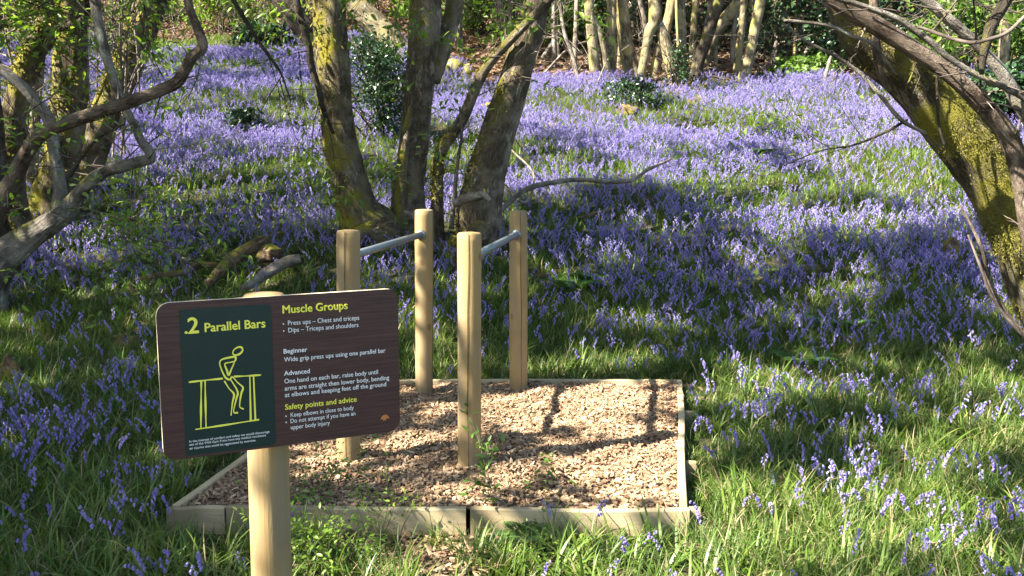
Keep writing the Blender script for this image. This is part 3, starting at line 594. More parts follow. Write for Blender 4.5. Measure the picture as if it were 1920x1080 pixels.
limb(lefts, 'trunk', [(52, 360, 34, 12.4), (60, 250, 26, 12.4), (70, 130, 24, 12.4), (74, 80, 22, 12.4), (60, -40, 20, 12.4), (40, -200, 18, 12.4)], 'grey', 18, 50, .1, 0, 2.0, 1.2, 24)
limb(lefts, 'trunk', [(-22, 420, 70, 9.8), (-20, 320, 56, 9.8), (-24, 200, 50, 9.8), (-40, 60, 46, 9.8), (-60, -150, 40, 9.8)], 'dark', 24, 60, .14, .06, 2.5, 1.3, 25)
limb(lefts, 'branch', [(100, 55, 26, 10.9), (150, 42, 14, 10.8), (165, 15, 12, 10.7), (160, -40, 10, 10.6)], 'dark', 10, 30, .12, 0, 0, 0, 26)
for o in [q_ for q_ in lefts.children if q_.name.startswith('trunk')]: fuzz(o, 2600, .06, (-.5, -.2, .1), .1)
gt = empty('leaning_tree', G(-30, 545), 'crooked tree with smooth grey elbow branch and stringy brown limb at left', 'tree')
limb(gt, 'trunk', [(-30, 545, 80, 8.3), (0, 490, 66, 8.3), (40, 455, 52, 8.3), (85, 425, 42, 8.25), (130, 395, 38, 8.2)], 'grey', 24, 60, .16, 0, 0, 1.3, 31)
limb(gt, 'branch', [(118, 402, 38, 8.2), (140, 375, 30, 8.2), (160, 350, 26, 8.1), (190, 325, 22, 8.05), (230, 312, 21, 8.0), (262, 303, 20, 8.0), (282, 297, 18, 8.0), (279, 282, 18, 8.0), (266, 265, 17, 8.0), (250, 232, 15, 8.0), (230, 190, 17, 7.95), (212, 145, 18, 7.9), (198, 100, 18, 7.9), (186, 50, 18, 7.9), (178, 0, 19, 7.9), (165, -90, 18, 7.9), (120, -300, 16, 7.7)], 'grey', 18, 130, .17, 0, 1.5, 0, 32, stub=12)
limb(gt, 'branch', [(112, 400, 34, 8.25), (112, 350, 24, 8.3), (104, 300, 22, 8.3), (97, 255, 22, 8.3), (92, 225, 22, 8.3), (70, 195, 21, 8.25), (40, 160, 19, 8.2), (5, 132, 17, 8.15), (-60, 95, 15, 8.1)], 'grey', 18, 70, .16, 0, 0, 0, 33, stub=12)
limb(gt, 'limb', [(-20, 420, 44, 8.0), (20, 345, 34, 7.9), (48, 290, 28, 7.8), (72, 255, 26, 7.7), (110, 235, 25, 7.65), (150, 222, 25, 7.6), (200, 206, 24, 7.55), (250, 188, 23, 7.5), (300, 170, 22, 7.5), (332, 154, 22, 7.5), (348, 130, 21, 7.5), (360, 108, 20, 7.5), (378, 92, 19, 7.5), (380, 78, 18, 7.5), (370, 52, 18, 7.5), (358, 22, 17, 7.5), (350, -10, 17, 7.5), (330, -100, 15, 7.4), (300, -260, 12, 7.2)], 'strip', 22, 150, .16, .12, 1.5, 0, 34, stub=12)
limb(gt, 'branch', [(130, 330, 9, 7.9), (160, 285, 7, 7.8), (190, 255, 5, 7.7), (235, 232, 3, 7.6)], 'dark', 7, 24, .1, 0, 0, 0, 35)
leafy(gt, [(at(150 + 20 * i, 400 + R.uniform(-30, 60), 7.6), (R.uniform(.2, 1), -.5, R.uniform(-.3, .2))) for i in range(5)] + [(at(20 + 35 * i, 430 + R.uniform(-60, 60), 7.4), (R.uniform(-.4, 1), -.6, R.uniform(-.3, .3))) for i in range(12)] + [(at(60, 180, 7.6), (.3, -.5, -.3)), (at(110, 170, 7.6), (-.1, -.6, -.3))], .9, .006, 2, 1, .075, .02)
leafy(gt, [(at(260, 283, 7.8), (1, .1, .1)), (at(275, 300, 7.8), (.1, 0, -1)), (at(240, 235, 7.8), (-.6, 0, -.6))], .8, .004, 1, 0, 0, .02, 'twig')
leafy(lefts, [(at(R.uniform(-10, 290), R.uniform(-60, 90), R.uniform(9, 11.5)), (R.uniform(-1, 1), -.5, R.uniform(-.6, .4))) for i in range(40)], 1.1, .008, 2, 1, .10, .03, 'dark')
leafy(lefts, [(at(R.uniform(0, 260), R.uniform(60, 200), R.uniform(11.5, 13)), (R.uniform(-.5, .5), 0, 1)) for i in range(20)], 1.2, .008, 1, 0, 0, -.02, 'twig', wild=.2)
leafy(lefts, [(at(R.uniform(-10, 270), R.uniform(170, 330), R.uniform(10.5, 13.5)), (R.uniform(-.3, .4), 0, 1)) for i in range(16)], 2.2, .016, 1, 0, 0, -.01, 'dead', wild=.12)

# -- the big leaning tree on the right
rt = empty('leaning_mossy_tree', (3.85, 6.1, 0), 'thick moss covered trunk leaning in from the right edge above the bluebells', 'tree')
limb(rt, 'trunk', [(2120, 770, 170, 6.1), (2060, 735, 130, 6.1), (2005, 650, 108, 6.06), (1953, 550, 104, 6.03), (1910, 440, 102, 6.0), (1862, 338, 103, 6.0), (1783, 233, 100, 6.0), (1699, 137, 90, 6.0), (1619, 72, 78, 6.0), (1582, -8, 68, 6.0), (1540, -100, 60, 6.0), (1480, -260, 52, 6.0), (1400, -460, 46, 6.0)], 'heavy', 48, 150, .12, .03, 1.0, 1.2, 41)
limb(rt, 'branch', [(2085, 790, 70, 6.1), (2050, 725, 56, 5.85), (2010, 640, 50, 5.6), (1965, 520, 46, 5.55), (1935, 430, 40, 5.5), (1918, 340, 37, 5.5), (1890, 256, 36, 5.45), (1833, 187, 33, 5.4), (1778, 138, 31, 5.4), (1722, 98, 33, 5.4), (1639, 45, 33, 5.4), (1575, 5, 33, 5.4), (1480, -90, 32, 5.4), (1380, -230, 30, 5.3)], 'strip', 26, 120, .11, .08, 1.0, 0, 42, stub=10)
limb(rt, 'branch', [(1985, 330, 34, 5.3), (1945, 245, 30, 5.3), (1908, 188, 28, 5.3), (1880, 140, 24, 5.3), (1840, 92, 20, 5.3), (1800, 55, 20, 5.3), (1762, 22, 20, 5.3), (1725, -12, 19, 5.3), (1640, -110, 16, 5.3)], 'grey', 16, 70, .08, 0, 1.0, 0, 43, stub=9)
limb(rt, 'branch', [(1940, 195, 14, 5.2), (1897, 170, 12, 5.2), (1847, 147, 11, 5.2), (1828, 139, 11, 5.2), (1778, 108, 11, 5.2), (1750, 83, 12, 5.2), (1717, 58, 12, 5.2), (1678, 33, 11, 5.2), (1608, 8, 10, 5.2), (1560, -8, 10, 5.2), (1480, -60, 9, 5.2)], 'grey', 12, 60, .2, 0, 0, 0, 44, stub=12)
limb(rt, 'branch', [(1840, 140, 8, 5.1), (1845, 100, 14, 5.1), (1858, 50, 22, 5.1), (1878, 15, 22, 5.1), (1905, -30, 20, 5.1), (1960, -120, 18, 5.1)], 'dark', 12, 40, .1, 0, 0, 0, 45)
limb(rt, 'branch', [(1930, 22, 7, 5.0), (1890, 60, 7, 5.0), (1860, 72, 7, 5.0), (1825, 80, 7, 5.0), (1790, 74, 7, 5.05), (1750, 60, 6, 5.1), (1720, 50, 5, 5.15)], 'twig', 8, 40, .1, 0, 0, 0, 46)
limb(rt, 'branch', [(1470, 38, 5, 5.3), (1510, 42, 6, 5.3), (1560, 50, 7, 5.3), (1600, 68, 7, 5.3), (1640, 86, 6, 5.3), (1680, 140, 4, 5.4)], 'grey', 8, 40, .1, 0, 0, 0, 47)
limb(rt, 'branch', [(1470, 45, 4, 5.6), (1510, 76, 5, 5.6), (1565, 105, 6, 5.6), (1610, 135, 7, 5.6), (1650, 178, 8, 5.55), (1690, 225, 8, 5.5), (1735, 250, 6, 5.6)], 'grey', 8, 40, .1, 0, 0, 0, 48)
limb(rt, 'branch', [(1638, -20, 18, 5.75), (1640, 40, 17, 5.75), (1643, 90, 16, 5.75), (1652, 140, 14, 5.75), (1668, 170, 9, 5.8)], 'strip', 12, 40, .1, .05, 0, 0, 49)
limb(rt, 'branch', [(1756, 120, 5, 5.6), (1758, 180, 5, 5.6), (1760, 230, 5, 5.6), (1772, 275, 4, 5.6)], 'dark', 7, 20, .1, 0, 0, 0, 50)
limb(rt, 'branch', [(1718, 115, 4, 5.6), (1708, 145, 4, 5.6), (1690, 185, 3, 5.6)], 'dark', 7, 14, .1, 0, 0, 0, 51)
limb(rt, 'branch', [(1700, 225, 6, 5.6), (1660, 248, 5, 5.5), (1600, 272, 4, 5.4), (1540, 282, 3, 5.3), (1470, 310, 2, 5.2)], 'dark', 7, 30, .1, 0, 0, 0, 52)
limb(rt, 'creeper_stem', [(1800, 385, 4, 5.4), (1822, 425, 5, 5.35), (1842, 470, 6, 5.3), (1852, 520, 7, 5.3), (1880, 575, 7, 5.3), (1930, 640, 7, 5.3)], 'strip', 8, 40, .12, 0, 0, 0, 53)
limb(rt, 'creeper_stem', [(1815, 440, 4, 5.3), (1838, 500, 5, 5.25), (1862, 560, 6, 5.25), (1900, 610, 7, 5.25), (1940, 650, 7, 5.25)], 'twig', 8, 40, .12, 0, 0, 0, 54)
leafy(rt, [(at(1600, 272, 5.4), (-1, 0, -.4)), (at(1560, 280, 5.3), (-.8, -.1, .5)), (at(1640, 256, 5.4), (-.6, -.1, -.8)), (at(1680, 240, 5.5), (-.2, -.1, -1)), (at(1620, 262, 5.4), (-.5, 0, .7)), (at(1740, 290, 5.5), (.2, 0, -1))], .42, .003, 2, 0, 0, .0, 'dark', wild=.3)
leafy(rt, [(at(1440, 330, 5.2), (-.8, -.2, .1)), (at(1520, 300, 5.2), (-.8, -.2, -.1)), (at(1590, 275, 5.2), (-.9, -.3, .15)), (at(1560, 330, 5.3), (-.9, -.1, .1)), (at(1500, 225, 5.4), (-.8, -.1, .1)), (at(1640, 215, 5.4), (-.9, -.1, .05)), (at(1480, 340, 5.2), (-.8, -.1, -.1))], .55, .002, 1, 2, .055, .0, 'twig')
leafy(rt, [(at(R.uniform(1500, 1940), R.uniform(-60, 60), R.uniform(5.0, 6.5)), (R.uniform(-1, 1), R.uniform(-.3, .5), R.uniform(-.5, .5))) for i in range(12)], .8, .005, 2, 0, 0, .0, 'twig')
leafy(rt, [(at(R.uniform(1800, 1940), R.uniform(-60, 30), R.uniform(5.5, 7.5)), (R.uniform(-1, 1), R.uniform(-.3, .5), R.uniform(-.5, .5))) for i in range(12)], .7, .004, 2, 1, .08, .0, 'twig')

for o in [q_ for q_ in rt.children if q_.name.startswith('trunk')]: fuzz(o, 60000, .016, (.2, -.3, .4), .3)

# -- the olive-barked stems along the top of the bluebell field
FARN = [
 ('pair of olive stems joined at the foot, leftmost of the sunlit far row', [[(1117, 158, 24), (1114, 110, 18), (1108, 50, 17), (1104, -20, 16)], [(1140, 158, 16), (1133, 105, 13), (1122, 60, 12), (1112, 35, 10)]]),
 ('straight pale olive stem right beside the leftmost pair of the far row', [[(1145, 158, 20), (1145, 90, 17), (1147, 30, 17), (1148, -30, 16)]]),
 ('olive stem with a bulging foot, third in the sunlit far row', [[(1192, 158, 26), (1182, 110, 21), (1172, 50, 19), (1165, -20, 17)], [(1176, 150, 9), (1164, 90, 7), (1158, 20, 6), (1157, -20, 6)]]),
 ('forked olive tree with its two legs meeting like an upturned letter V', [[(1200, 155, 15), (1208, 110, 15), (1218, 60, 17), (1228, 42, 22), (1227, 0, 19), (1224, -30, 18)], [(1268, 158, 24), (1256, 110, 21), (1244, 70, 19), (1232, 45, 20)]]),
 ('shaded olive stem standing between the legs of the forked far tree', [[(1224, 158, 20), (1234, 105, 17), (1250, 50, 16), (1258, 10, 15), (1262, -30, 15)]]),
 ('upright olive stem just right of the forked far tree', [[(1282, 158, 28), (1279, 110, 18), (1277, 50, 17), (1275, -30, 17)]]),
 ('dark shaded stem leaning right among the sunlit far row', [[(1302, 158, 24), (1310, 115, 19), (1328, 65, 19), (1346, 10, 17), (1358, -40, 16)]]),
 ('stout olive stem leaning far over to the right above brown litter', [[(1322, 125, 17), (1328, 95, 19), (1346, 55, 21), (1376, 15, 21), (1400, -30, 19)]]),
 ('slim upright stem of the joined pair right of the litter gap', [[(1380, 158, 15), (1384, 105, 12), (1391, 50, 12), (1397, -30, 12)]]),
 ('smooth yellow stem leaning right, rightmost of the sunlit far row', [[(1392, 158, 22), (1404, 110, 18), (1416, 50, 17), (1430, -30, 16)]]),
]
for i, (lab, stems) in enumerate(FARN):
    Y = 21.6 + (i % 3) * 0.25
    if i == 7: Y = 23.6
    if i == 4: Y = 22.3
    t = empty('woodland_tree', G(stems[0][0][0], stems[0][0][1]), lab, 'tree', 'sunlit stems along the top of the bluebells')
    for k, st in enumerate(stems):
        pts = [(px, py, w_ * 1.12, Y + 0.03 * k) for px, py, w_ in st]
        if k == 0: d = pts[-1]; pts += [(2 * d[0] - pts[-2][0], -220, d[2] * .85, Y), (2.4 * d[0] - 1.4 * pts[-2][0] + R.uniform(-20, 20), -480, d[2] * .6, Y)]
        limb(t, 'trunk', pts, 'far' if i != 6 else 'dark', 18, 46, .14, 0, 1.0 if k == 0 else 0, 1.3 if pts[0][1] > 150 else 1.0, 60 + i * 3 + k)
# pale thin saplings left of that row
for i, (st, lab) in enumerate([([(1085, 150, 9), (1072, 100, 8), (1058, 60, 7), (1050, 0, 6), (1048, -60, 6)], 'thin pale sapling leaning left beside the dark coppice stem'),
                               ([(1048, 110, 7), (1044, 70, 6), (1038, 20, 6), (1030, -40, 5)], 'thinnest whitish sapling close to the right coppice stem'),
                               ([(950, 78, 12), (946, 40, 11), (934, 0, 10), (925, -60, 9)], 'pale bare sapling leaning left behind the coppice fork'),
                               ([(962, 70, 9), (958, 30, 8), (952, -30, 8)], 'short whitish stem beside the pale bare sapling'),
                               ([(1512, 108, 10), (1513, 60, 9), (1516, 0, 9), (1518, -80, 8)], 'slender grey stem standing alone before dark holly')]):
    t = empty('sapling', G(st[0][0], st[0][1] + 6), lab, 'tree'); Y = t.location.y
    limb(t, 'trunk', [(a_, b_, c_, Y) for a_, b_, c_ in st], 'dead' if i < 4 else 'grey', 10, 24, .1, 0, 1.5, 1.2, 90 + i)
    leafy(t, [(at(st[-2][0], 20, Y), (R.uniform(-1, 1), 0, .5)), (at(st[1][0], st[1][1], Y), (R.uniform(-1, 1), -.3, .6))], 1.4, .012, 1, 0, 0, .02, 'dead')
# trees further up
for i, (st, mat, lab) in enumerate([
    ([(610, 105, 44), (585, 70, 40), (552, 30, 38), (515, -20, 36), (440, -140, 30)], 'dark', 'dark thick trunk leaning left behind the left coppice stem'),
    ([(745, 100, 58), (728, 72, 46), (698, 40, 42), (664, 5, 38), (620, -50, 34)], 'far', 'yellow mossy trunk leaning left above the holly bush'),
    ([(1880, 165, 26), (1878, 120, 22), (1884, 60, 20), (1886, 0, 20), (1886, -80, 18)], 'far', 'yellow mossy trunk seen through branches at the right edge'),
    ([(1692, 60, 30), (1694, 20, 28), (1700, -40, 26)], 'dark', 'dark upright trunk in the gloom above the leaning mossy tree')]):
    g = G(st[0][0], st[0][1]); t = empty('woodland_tree', g, lab, 'tree')
    limb(t, 'trunk', [(a_, b_, c_, g.y) for a_, b_, c_ in st], mat, 18, 40, .12, 0, 2.0, 1.3, 100 + i)
pos = [(-13 + 2.2 * i + R.uniform(-.8, .8), R.uniform(33, 46)) for i in range(22)] + [(R.uniform(-3, 16), R.uniform(25, 32)) for i in range(14)]
for i, (x, y) in enumerate(pos):
    z = H(x, y); t = empty('slender_tree', (x, y, z), 'slender dim trunk in the far wood beyond the bluebells', 'tree', 'slender trees in the far wood')
    r = R.uniform(.06, .17); dx, dy = R.gauss(0, .5), R.gauss(0, .4); h_ = R.uniform(7, 9)
    V, Fq, A = tube([(x, y, z - .2), (x + dx * .2, y + dy * .2, z + 1.5), (x + dx * .6 + R.gauss(0, .1), y + dy * .6, z + 4), (x + dx * 1.3, y + dy, z + h_)], [r * 1.25, r, r * .8, r * .4], 10, 24, .1, seed=i)
    link('trunk', mesh('trunk', V, Fq, M[R.choice(['far', 'dark', 'grey', 'coppice'])], None, True, A), t)
    n_ = 420; hh = NR.uniform(1.4, h_, n_); cl = NR.integers(0, 16, n_); cen = NR.normal(0, 1, (16, 3)) * np.array([1.1, .9, .3]); ch = NR.uniform(1.4, h_, 16)
    P = np.c_[x + cen[cl, 0] + NR.normal(0, .32, n_), y + cen[cl, 1] + NR.normal(0, .32, n_), z + ch[cl] + NR.normal(0, .14, n_)]
    Ls = NR.uniform(.13, .24, n_); V, Fq = leaves(P, NR.normal(0, 1, (n_, 3)) * [1, 1, .4], NR.normal(0, .5, (n_, 3)) + [0, 0, 1], Ls, Ls * .5)
    link('crown', mesh('crown', V, Fq, M['fresh' if i % 3 else 'canopy'], None, True), t)
for px, wpx, lean, mt in ((1160, 11, .1, 'far'), (1213, 9, -.2, 'dead'), (1298, 12, .05, 'far'), (1313, 8, .3, 'dead'), (1340, 10, -.1, 'far'), (1372, 8, .15, 'dead'), (1412, 11, -.2, 'far'), (1452, 8, .2, 'dead'), (1490, 10, 0, 'far'), (1075, 9, .2, 'dead'), (1040, 8, -.1, 'dead')):
    g = G(px, R.uniform(112, 140)); t = empty('slender_tree', g, 'slender pale trunk standing just behind the sunlit far row', 'tree', 'slender pale trunks behind the far row'); rr = wpx / 2 * g.y / F
    V, Fq, A = tube([g - Vector((0, 0, .2)), g + Vector((lean * .3, 0, 1)), g + Vector((lean * .9 + R.gauss(0, .08), 0, 2.4)), g + Vector((lean * 2, 0, 5))], [rr * 1.3, rr, rr * .9, rr * .5], 10, 26, .14, seed=px * .1)
    link('trunk', mesh('trunk', V, Fq, M[mt], None, True, A), t)
# unseen trees added outside the frame so their crowns shade the clearing
for (x, y) in ((-5.6, 3.6), (-7.5, -0.5), (-9.5, 6.5), (-4.2, -2.5), (-12, 12), (-14, 19), (-17, 26), (-1.0, -3.5)):
    z = H(x, y); t = empty('shade_tree', (x, y, z), 'unseen leafy tree added to shade the clearing from the sunny side', 'tree', 'trees shading the clearing')
    V, Fq, A = tube([(x, y, z - .3), (x + .1, y, z + 2), (x + .3, y + .2, z + 5), (x + .4, y + .3, z + 8)], [.28, .2, .16, .1], 16, 30, .1, seed=x)
    link('trunk', mesh('trunk', V, Fq, M['coppice'], None, True, A), t); TOPS.append((t, Vector((x + .4, y + .3, z + 7))))

# -- crowns: unseen leaf clumps added up the sun's path to shade chosen ground
def shade(px, py, x, y):
    if 1930 < px < 2800 and 4.5 < y < 9: p = .1
    elif py > 1150 and 420 < px < 1250: p = .12
    elif y < 2.2 or px < -150 or px > 2070 or py > 1150: p = .62
    elif px > 1900 and y < 9: p = .3
    elif py < 105: p = .82 if px > 950 else .5
    elif py < 165: p = .22 if px > 950 else .45
    elif py < 440: p = .16 if px > 950 else .36
    elif py < 690: p = .93 if px < 1000 or py < 560 else .88
    elif px < 640: p = 1.0
    elif px < 1280: p = .68 if py < 900 else .45
    else: p = .38
    for (cx, cy, rx, ry, q_) in ((1240, 402, 215, 40, .92), (800, 470, 190, 40, .85), (1500, 822, 190, 26, .9), (1500, 425, 230, 20, 0), (1760, 425, 120, 20, .1), (1440, 765, 170, 26, .05), (1600, 985, 380, 110, .05),
                               (1150, 1050, 220, 60, .1), (520, 370, 120, 60, .05), (1195, 778, 75, 20, .0), (1090, 775, 55, 12, 0), (1060, 722, 90, 7, 0), (1150, 850, 70, 10, .1), (660, 900, 70, 30, 0), (270, 600, 50, 22, .1), (370, 80, 90, 30, 0), (215, 60, 60, 40, .05),
                               (1000, 260, 70, 140, .1), (480, 150, 120, 50, .8), (120, 450, 140, 70, .7), (1330, 190, 340, 30, .1)):
        if ((px - cx) / rx) ** 2 + ((py - cy) / ry) ** 2 < 1: p = q_
    return p
cl = {}
y = 0.0
while y < 40:
    st = 0.55 if y < 14 else 0.85
    x = -0.62 * max(y, 3) - 4
    while x < 0.62 * max(y, 3) + 4:
        gx, gy = x + R.uniform(-.5, .5) * st, y + R.uniform(-.5, .5) * st; gz = H(gx, gy); x += st
        px, py, _ = proj((gx, gy, gz))
        if R.random() > shade(px, py, gx, gy): continue
        hh = R.uniform(4.5, 9.0)
        for k in range(6):
            c = Vector((gx, gy, gz)) + S * (hh / S.z); qx, qy, qz = proj(c)
            if qz < 0.5 or qy < -140 or qx < -260 or qx > 2180: break
            hh += 1.5
        else: continue
        tr = min(TOPS, key=lambda q_: (q_[1] - c).length)[0]
        cl.setdefault(tr, []).append((c, st))
        for _k in range((shade(px, py, gx, gy) > .8) + (shade(px, py, gx, gy) > .98)): cl[tr].append((c + Vector((R.uniform(-.2, .2), R.uniform(-.2, .2), R.uniform(-.2, .2))), st))
    y += st
for tr, cs_ in cl.items():
    Cc = np.array([tuple(c) for c, s_ in cs_]); sd = np.array([s_ for c, s_ in cs_]); k = 80
    Pp = np.repeat(Cc, k, 0) + NR.normal(0, 1, (len(Cc) * k, 3)) * np.repeat(sd, k)[:, None] * np.array([.31, .31, .2]); n_ = len(Pp)
    Ls = NR.uniform(.13, .24, n_) * np.repeat(np.where(sd > .6, 1.35, 1), k); V, Fq = leaves(Pp, NR.normal(0, 1, (n_, 3)) * [1, 1, .5], NR.normal(0, .6, (n_, 3)) + [0, 0, 1], Ls, Ls * .5)
    link('crown', mesh('crown', V, Fq, M['canopy'], None, True), tr)

# ------------------------------------------------------------------ bushes, rocks, logs
def bush(name, base, rx, h_, n_, leaf, mat, lab, cat, group=None, ry=None):
    o = empty(name, base, lab, cat, group); bx_ = np.array(base); m = MB(); nodes = []
    for i in range(7): twigs(m, bx_ + [R.gauss(0, rx * .15), R.gauss(0, rx * .15), -.05], (R.gauss(0, .5), R.gauss(0, .5), 1.2), h_ * .95, .02, 1, nodes, 0, .3)
    m.build('stem', M['dark'], o)
    k = 34; cen = NR.normal(0, 1, (k, 3)) * np.array([rx * .42, (ry or rx) * .42, 0]); cen[:, 2] = h_ * (0.12 + 0.8 * NR.random(k) ** .9); sh = 1.1 - 0.6 * cen[:, 2] / h_; cen[:, 0] *= sh; cen[:, 1] *= sh
    ci = NR.integers(0, k, n_); P = cen[ci] + NR.normal(0, 1, (n_, 3)) * np.array([rx * .17, rx * .17, h_ * .09]); P[:, 2] = np.abs(P[:, 2]); P = P + bx_
    Ls = NR.uniform(.7, 1.3, n_) * leaf; V, Fq = leaves(P, NR.normal(0, 1, (n_, 3)), NR.normal(0, .8, (n_, 3)) + [0, 0, .8], Ls, Ls * .55, leaf * 60 > 4)
    link('foliage', mesh('foliage', V, Fq, M[mat], None, False), o); return o
bush('holly_bush', G(712, 262), .75, 1.65, 3400, .075, 'holly', 'glossy dark green holly bush between the left and middle coppice stems', 'bush')
bush('low_shrub', G(466, 258), .42, .5, 700, .08, 'holly', 'small dark low shrub among the bluebells left of the coppice', 'bush')
bush('low_shrub', G(1195, 200), .9, .55, 900, .08, 'holly', 'low grey green shrub at the top of the bluebells before the far stems', 'bush')
bush('low_shrub', G(1270, 165), .35, .9, 500, .08, 'holly', 'small leafy shrub at the foot of the upright far stem', 'bush')
for i, (px, py, rx, h_, mat, lab) in enumerate([(1475, 118, 1.5, 2.6, 'holly', 'big dark holly filling the gap right of the yellow far stem'), (1560, 128, 1.3, 1.9, 'holly', 'dark evergreen bush above the brown bank left of the leaning tree'),
    (1510, 146, .8, .4, 'canopy', 'low green bramble clump at the field edge below the holly'), (1355, 92, 1.4, 2.2, 'holly', 'dark bush in the shade behind the leaning olive stem'), (1235, 95, 1.2, 2.4, 'holly', 'dark bush behind the forked far tree'),
    (1120, 85, 1.3, 1.8, 'canopy', 'mid green bush behind the leftmost far stems'), (1040, 95, 1.1, 1.3, 'canopy', 'green bush right of the right coppice stem at the field edge'), (890, 70, 1.5, 1.8, 'canopy', 'broad green bush seen through the coppice fork'),
    (430, 62, 1.8, 1.5, 'fresh', 'bright yellow green bush at the top left of the field'), (500, 92, .9, .6, 'holly', 'small dark shrub under the bright bush at the top of the field'), (560, 50, 1.6, 2.0, 'canopy', 'green bush behind the dark leaning trunk'), (300, 40, 1.6, 1.6, 'fresh', 'light green bush beyond the mossy left stems'),
    (1800, 140, 1.3, 1.7, 'canopy', 'green bush seen between the branches of the right tree'), (1905, 130, 1.2, 1.8, 'canopy', 'green bush behind the yellow trunk at the right edge'), (1890, 235, .8, .9, 'holly', 'dark shrub below the yellow trunk at the right edge'), (1660, 110, 1.5, 2.2, 'holly', 'dark bush hidden mostly behind the leaning mossy trunk'), (690, 25, 1.6, 2.2, 'canopy', 'green bush above the yellow mossy leaning trunk'), (770, 40, 1.3, 1.8, 'fresh', 'light green bush behind the middle coppice stem'), (1010, 40, 1.5, 2.0, 'holly', 'dark bush beyond the right coppice stem'), (60, 60, 2.0, 2.5, 'fresh', 'light green bush behind the stems in the top left corner')]):
    bush('bush', G(px, py), rx * 1.15, h_ * 1.1, 1900, .15, mat, lab, 'bush')
def rock(name, px, py, wpx, hpx, mat, lab, cat, seed):
    g = G(px, py + hpx * .5); s_ = wpx / 2 * g.y / F; V = []; nr, ns = 12, 18
    for i in range(nr + 1):
        for j in range(ns):
            a_, b_ = math.pi * i / nr, 2 * math.pi * j / ns; v = Vector((math.sin(a_) * math.cos(b_), math.sin(a_) * math.sin(b_), math.cos(a_)))
            k = 1 + .35 * mnoise.fractal(v * 1.4 + Vector((seed, seed * 2, 0)), .8, 2, 4)
            V.append((v.x * k * s_, v.y * k * s_ * .8, v.z * k * max(hpx * g.y / F, s_ * .5)))
    idx = np.arange((nr + 1) * ns).reshape(nr + 1, ns); r_ = np.roll(idx, -1, 1)
    o = link(name, mesh(name, V, np.stack([idx[:-1], idx[1:], r_[1:], r_[:-1]], -1).reshape(-1, 4), M[mat], None, True, np.array(V)))
    o.location = g + Vector((0, 0, hpx * g.y / F * .2)); tag(o, lab, cat)
for i, a_ in enumerate([('rock', 548, 284, 36, 13, 'rock', 'small pale rock with moss in the bluebells left of the coppice', 'rock'), ('rock', 852, 128, 44, 24, 'rock', 'yellow sunlit mossy rock seen through the coppice fork', 'rock'),
        ('rock', 875, 132, 26, 16, 'rock', 'smaller pale rock touching the yellow one in the coppice fork', 'rock'), ('rock', 1178, 206, 40, 14, 'log', 'orange sunlit stump among bluebells below the far stems', 'rock'), ('rock', 1034, 238, 26, 11, 'rock', 'tan rock in bluebells right of the coppice', 'rock'),
        ('rock', 915, 208, 36, 20, 'rock', 'yellow rock half hidden behind the right coppice stem', 'rock'), ('rock', 1312, 190, 46, 7, 'log', 'flat brown stone near the top of the bluebell field', 'rock'), ('rock', 1303, 258, 22, 12, 'log', 'small mossy brown stump in the middle of the sunlit field', 'stump'),
        ('rock', 1068, 160, 30, 10, 'rock', 'pale flat rock at the left foot of the far row', 'rock'), ('tree_stump', 1782, 475, 46, 34, 'log', 'brown rotten stump in shade left of the leaning mossy trunk', 'stump'), ('tree_stump', 1592, 642, 52, 22, 'log', 'dark mossy stump in the shaded grass right of the bars', 'stump'),
        ('tree_stump', 240, 645, 60, 22, 'log', 'brown earthy stump in grass left of the sign', 'stump'), ('rock', 1505, 585, 60, 14, 'log', 'flat mossy mound in the shaded grass uphill of the dark stump', 'rock'), ('rock', 20, 700, 60, 40, 'log', 'dark earthy mound at the left edge beside the bluebells', 'rock')]): rock(*a_, i * 1.3)
def fallen(name, pts, mat, lab, cat, segs=10, rough=.2):
    ws = []
    for px, py, w_, dz in pts:
        g = G(px, py); ws.append((np.array(g) + [0, 0, dz], w_ / 2 * g.y / F))
    V, Fq, A = tube([q_[0] for q_ in ws], [q_[1] for q_ in ws], segs, 40, rough, 4, .06 if segs > 9 else 0, seed=pts[0][0] * .1)
    return tag(link(name, mesh(name, V, Fq, M[mat], None, True, A)), lab, cat)
fallen('fallen_log', [(390, 559, 15, 0.13), (425, 534, 23, 0.19), (460, 519, 26, 0.25), (495, 506, 25, 0.27), (505, 502, 13, 0.27)], 'log', 'thick mossy log lying slanted in the grass above the sign', 'log', 14)
fallen('fallen_log', [(455, 566, 13, 0.11), (500, 544, 19, 0.15), (540, 530, 25, 0.19), (565, 524, 20, 0.19)], 'dead', 'broken pale log with splintered end right of the mossy log', 'log', 14, .3)
fallen('fallen_log', [(485, 519, 17, 0.15), (505, 514, 32, 0.21), (520, 519, 28, 0.21)], 'log', 'short reddish rotten log chunk behind the mossy log', 'log', 12, .3)
fallen('fallen_branch', [(255, 546, 6, 0.11), (310, 541, 10, 0.13), (345, 536, 10, 0.13), (375, 527, 13, 0.15), (410, 526, 11, 0.15)], 'log', 'thin yellow mossy branch lying left of the mossy log', 'branch')
fallen('fallen_branch', [(300, 490, 5, .04), (330, 495, 5, .08), (365, 505, 4, .05)], 'dead', 'short bare stick lying just above the thin mossy branch', 'branch', 8)
fallen('fallen_branch', [(925, 440, 8, .2), (985, 422, 11, .4), (1040, 408, 10, .42), (1080, 402, 9, .42), (1130, 404, 8, .4), (1180, 402, 7, .4), (1215, 382, 6, .42), (1255, 362, 4, .42)], 'dead', 'long crooked dead branch lying right of the coppice foot', 'branch')
fallen('fallen_branch', [(930, 395, 8, .3), (950, 400, 9, .3), (985, 415, 6, .2), (1000, 380, 4, .35), (960, 345, 3, .45)], 'dead', 'pale forked dead twig beside the broken stub of the coppice', 'branch', 8)
